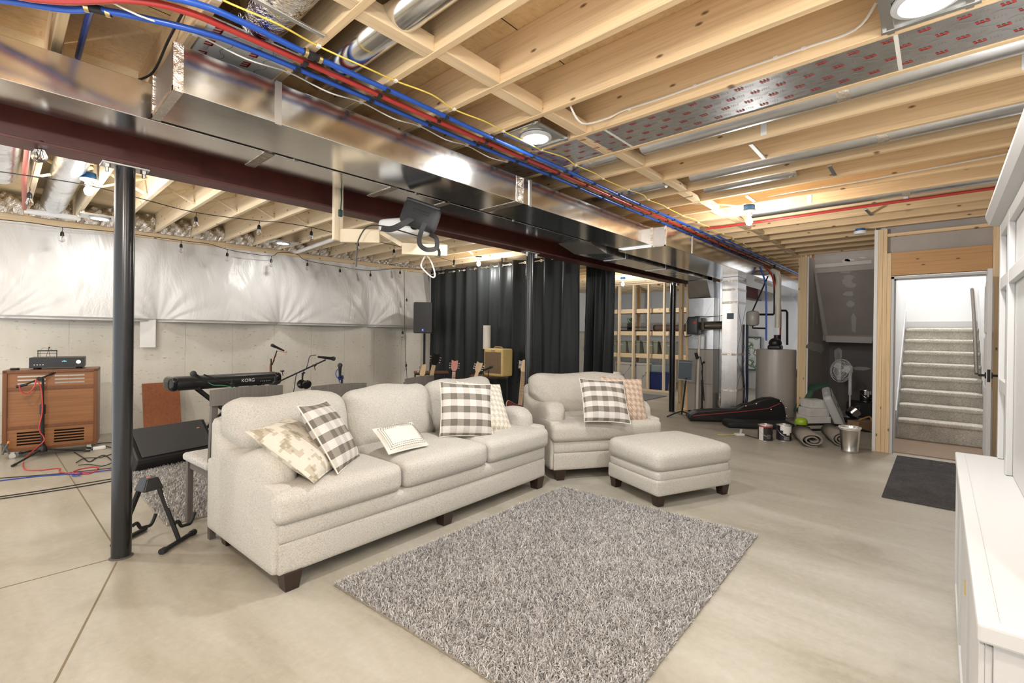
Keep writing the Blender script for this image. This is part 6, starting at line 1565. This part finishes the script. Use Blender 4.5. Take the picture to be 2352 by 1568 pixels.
# ---------------------------------------------------------------- storage room seen past the curtain
XS = 10.9
SY = [6.17+.4064, 6.17, 5.763, 5.357, 4.95]
for i, yy in enumerate(SY):
    tag(MB().box(XS-.045, XS+.045, yy-.019, yy+.019, .038, 2.64).build('wall_stud', M_palez, bevel=.002), 'pale stud of the open storage wall, %s from the curtain side' % ORD[i], 'stud', 'studs of the open storage wall')
tag(MB().box(XS-.045, XS+.045, 4.7, 6.8, 0, .038).build('bottom_plate', M_joistL), 'bottom plate of the open storage wall', 'plate')
tag(MB().box(XS-.045, XS+.045, 4.7, 6.8, 2.64, 2.677).build('top_plate', M_joistL), 'top plate of the open storage wall', 'plate')
def zpx(py): return atx(1470, py, XS+.3).z
for i, (z, nm) in enumerate(((zpx(711),'top'), (zpx(762),'middle'), (zpx(813),'lower'))):
    t = thing('storage_shelf', '%s long wooden storage shelf behind the open studs' % nm, 'shelf', (XS+.25, 5.8, z), 0, 'wooden storage shelves')
    MB().box(-.019, .019, -1.3, 1.3, -.09, 0).build('front_rail', M_joistL, t)
    MB().box(0, .55, -1.3, 1.3, 0, .015).build('board', M_joistL, t)
    MB().box(.53, .57, -1.3, 1.3, -.09, 0).build('back_rail', M_joistL, t)
for i, yy in enumerate((6.9, 6.05, 5.05)):
    tag(MB().box(XS+.78, XS+.86, yy-.04, yy+.04, 0, 2.67).build('shelf_post', M_wz), 'rear wooden post of the storage shelves, %s from the curtain side' % ORD[i], 'post')
z2 = zpx(813)+.0155; z1 = zpx(762)+.0155
def tote(yy, w, lab, z=z2, x=XS+.50, m=M_tote, h=.30):
    t = thing('storage_tote', lab, 'storage bin', (x, yy, z), 0, 'sage storage totes')
    a, b_ = w*.42, w*.5
    MB().hexa([(-.16,-a,0),(.16,-a,0),(.16,a,0),(-.16,a,0)], [(-.20,-b_,h),(.20,-b_,h),(.20,b_,h),(-.20,b_,h)]).build('tub', m, t, bevel=.015)
    MB().box(-.215, .215, -b_-.012, b_+.012, h+.0, h+.03).build('lid', M_tote if m is M_tote else m, t, bevel=.008)
    MB().box(-.19, -.178, -.09, .02, h*.72, h*.86).build('label_sticker', M_box, t)
tote(6.32, .36, 'sage green tote at the curtain end of the lower storage shelf')
tote(5.92, .36, 'sage green tote second from the curtain on the lower storage shelf')
tote(5.46, .42, 'sage green tote behind the third stud on the lower storage shelf')
tote(4.98, .42, 'sage green tote at the post end of the lower storage shelf')
tag(MB().tube([(XS+.45,5.42,z1+.085),(XS+.45,4.6,z1+.085)], .083, 20).build('brown_roll', plain('brown_roll', (.09,.06,.045), .7), smooth=True), 'brown rolled bundle on the middle storage shelf', 'roll')
tag(MB().box(XS+.3, XS+.5, 5.5, 6.35, z1, z1+.03).box(XS+.32, XS+.36, 5.5, 6.35, z1+.10, z1+.12).box(XS+.33, XS+.35, 5.52, 5.55, z1+.03, z1+.10).box(XS+.33, XS+.35, 6.1, 6.13, z1+.03, z1+.10).build('black_rack', M_blk), 'black metal rack on the middle storage shelf', 'rack')
tag(MB().rbox(XS+.5, 6.10, z1+.10+.02, .2, .14, .2, .03, 6).build('dark_pot', M_dkgrey, smooth=True), 'dark pot holding a small plant on the storage shelf', 'pot')
t = thing('potted_plant', 'small green plant on the middle storage shelf', 'plant', (XS+.5, 6.10, z1+.22))
lf = MB()
for i in range(70):
    a = rnd.uniform(0, 2*PI); r = rnd.uniform(.02,.11); z = rnd.uniform(.0,.14); c = Vector((r*math.cos(a), r*math.sin(a), z))
    d_ = Vector((rnd.uniform(-1,1), rnd.uniform(-1,1), rnd.uniform(-.3,1))).normalized()*.03; e = d_.cross(Vector((.3,.5,.8))).normalized()*.014
    lf.add([c-d_, c+e, c+d_, c-e], [(0,1,2,3)])
lf.build('leaves', plain('leaf_green', (.06,.20,.05), .6), t)
def xcrate(yy, lab):
    t = thing('white_crate', lab, 'cabinet', (XS+.35, yy, 0), 0, 'white storage cabinets')
    MB().box(0, .35, -.24, .24, 0, .66).build('body', M_white, t)
    mb = MB().bar((-.006,-.22,.05),(-.006,.22,.60), .03, .012, Vector((1,0,0))).bar((-.006,.22,.05),(-.006,-.22,.60), .03, .012, Vector((1,0,0)))
    mb.build('cross_brace', M_white, t)
    MB().box(-.012, 0, -.24, .24, .60, .66).box(-.012, 0, -.24, -.20, 0, .6).box(-.012, 0, .20, .24, 0, .6).build('face_frame', M_white, t)
xcrate(6.22, 'white cross-braced cabinet nearest the curtain in the storage room')
xcrate(5.66, 'white cross-braced cabinet beside the navy bin in the storage room')
t = thing('navy_bin', 'navy blue plastic bin with a lid on the storage floor', 'storage bin', (XS+.35, 5.25, 0))
MB().hexa([(-.15,-.19,0),(.15,-.19,0),(.15,.19,0),(-.15,.19,0)], [(-.2,-.23,.42),(.2,-.23,.42),(.2,.23,.42),(-.2,.23,.42)]).build('tub', M_bluebin, t, bevel=.02)
MB().box(-.21,.21,-.24,.24,.42,.45).build('rim', M_bluebin, t, bevel=.008)
tag(MB().rbox(XS+.35, 5.25, .55, .34, .40, .19, .02, 6).build('grey_tub', plain('blue_grey_tub', (.22,.27,.30), .5), smooth=True), 'blue-grey tub stacked on the navy bin', 'tub')
tag(MB().rbox(XS-.35, 6.20, .22, .35, .42, .44, .06, 8).build('white_hamper', M_whitep, smooth=True), 'white hamper with linen on the storage room floor by the curtain', 'hamper')
tag(MB().box(8.9, 10.2, 4.55, 6.4, .001, .014).build('grey_mat', plain('grey_mat', (.14,.15,.165), .9)), 'grey floor mat in front of the open storage wall', 'mat')
# ---------------------------------------------------------------- white media console with hutch
x0, x1 = 1.385, 3.42
t = thing('media_console', 'long white base cabinet with a deep counter along the right wall', 'cabinet', ((x0+x1)/2, -.40, 0))
o = Vector((-(x0+x1)/2, .40, 0))
def wx(a, b, y0, y1, z0, z1, nm, m=M_white, bev=.003, mb=None): return MB().box(a+o.x, b+o.x, y0+o.y, y1+o.y, z0, z1).build(nm, m, t, bevel=bev)
wx(x0+.02, x1-.015, -.72, -.088, .0, .72, 'carcass')
wx(x0-.0, x1+.0, -.735, -.062, .72, .76, 'counter', M_white, .006)
wx(x0+.03, x1-.02, -.098, -.0979, .7605, .7612, 'counter_joint', M_matl, 0)
wx(x0+.12, x0+.128, -.1, -.087, .02, .70, 'side_gap', M_dark, 0)
mb = MB(); mb.box(x0+.012+o.x, x0+.021+o.x, -.72+o.y, -.16+o.y, .02, .70); mb.build('end_panel', M_white, t)
wx(x0+.018, x0+.0205, -.155, -.148, .0, .70, 'end_gap', M_dark, 0)
nd = 3; wd = (x1-x0-.05)/nd
for i in range(nd):
    a = x0+.025+wd*i+.004; b = a+wd-.008
    dr = MB().box(a+o.x, b+o.x, -.088+o.y, -.076+o.y, .03, .705)
    d_ = dr.build('door', M_white, t, bevel=.002)
    f = MB()
    for (p, q, r, s) in ((a, a+.06, .03, .705), (b-.06, b, .03, .705), (a+.06, b-.06, .03, .10), (a+.06, b-.06, .635, .705)): f.box(p+o.x, q+o.x, -.076+o.y, -.066+o.y, r, s)
    f.build('door_frame', M_white, d_, bevel=.002)
    bd = MB(); n = int((b-a-.12)/.045)
    for k in range(n): bd.box(a+.06+.045*k+.003+o.x, a+.06+.045*(k+1)-.003+o.x, -.076+o.y, -.0725+o.y, .10, .635)
    bd.build('beadboard', M_white, d_, bevel=.0015)
MB().box(2.03+o.x, 2.045+o.x, -.066+o.y, -.062+o.y, .56, .60).build('catch', M_brass, t)
t = thing('hutch', 'tall white panelled hutch with crown standing on the white base cabinet', 'hutch', (2.2, -.5, .7605))
o = Vector((-2.2, .5, -.7605))
YF = -.215
def hx_(a, b, y0, y1, z0, z1, nm, bev=.003): return MB().box(a+o.x, b+o.x, y0+o.y, y1+o.y, z0+o.z, z1+o.z).build(nm, M_white, t, bevel=bev)
hx_(x0+.1, 3.40, -.73, YF-.022, .7615, 1.93, 'back_panel')
for a, b in ((3.37,3.41), (2.98,3.05), (2.05,2.12), (1.48,1.55)): hx_(a, b, YF-.022, YF, .7615, 1.93, 'stile')
def rail(a, b, z0, z1): hx_(a, b, YF-.022, YF-.001, z0, z1, 'rail')
rail(3.05, 3.37, 1.60, 1.66); rail(2.12, 2.98, 1.60, 1.66); rail(1.55, 2.05, 1.60, 1.66); rail(3.05, 3.37, 1.10, 1.16); rail(3.05, 3.37, 1.87, 1.93); rail(1.55, 2.98, 1.87, 1.93)
c = MB()
prof = [(YF-.01,1.93),(YF+.035,1.945),(YF+.05,1.985),(YF+.05,2.0),(-.73,2.0),(-.73,1.93)]
M = Matrix(((0,0,1,o.x),(1,0,0,o.y),(0,1,0,o.z),(0,0,0,1)))
c.prism(prof, x0+.05, 3.47, M); c.build('crown', M_white, t)
# entrance mat
t = thing('door_mat', 'charcoal ribbed runner mat on the floor before the stair door', 'mat', (6.07, -.05, 0))
MB().box(-.97, .97, -.40, .41, .001, .009).build('mat', M_mat, t, bevel=.003)
g = MB()
for y in (.41-.0,): pass
for x in (.40, .62): g.box(x-.008, x+.008, -.40, .41, .0088, .0096)
g.box(.63, .95, .10, .125, .0088, .0096)
g.build('groove', M_matl, t)
# ---------------------------------------------------------------- light
w = bpy.data.worlds.new('world'); sc.world = w; w.use_nodes = True
bg = w.node_tree.nodes['Background']; bg.inputs['Color'].default_value = (.975, .985, 1, 1); bg.inputs['Strength'].default_value = 1.0
def area(name, loc, size, power, rot=(0,0,0), col=(1,.985,.96)):
    ld = bpy.data.lights.new(name, 'AREA'); ld.shape = 'SQUARE'; ld.size = size; ld.energy = power; ld.color = col
    lo = bpy.data.objects.new(name, ld); COL.objects.link(lo); lo.location = loc; lo.rotation_euler = rot
# added unseen bulbs behind the camera, brightening the joists and the room
for x, y, p in ((-.5, 1.0, 45), (-.5, 4.8, 40), (.5, -.5, 30)): bulbfix(x, y, 2.63, 'added bare bulb out of view behind the camera', power=p)
# stairwell ceiling lamp
t = thing('stair_light', 'flat ceiling lamp lighting the stairwell', 'ceiling light', (9.2, 0, 4.39))
MB().lathe([(.16,-.03),(.17,0)], 30).build('diffuser', M_lens, t, True)
area('lamp_light', (9.2, 0, 4.33), .3, 34)
sc.view_settings.view_transform = 'Standard'; sc.view_settings.look = 'None'; sc.view_settings.exposure = 0.85; sc.view_settings.gamma = 1; sc.view_settings.use_curve_mapping = False
cy = sc.cycles
cy.max_bounces = 7; cy.diffuse_bounces = 4; cy.glossy_bounces = 4; cy.transmission_bounces = 4; cy.transparent_max_bounces = 6
cy.caustics_reflective = False; cy.caustics_refractive = False; cy.sample_clamp_indirect = 6; cy.blur_glossy = .5
cy.use_denoising = True
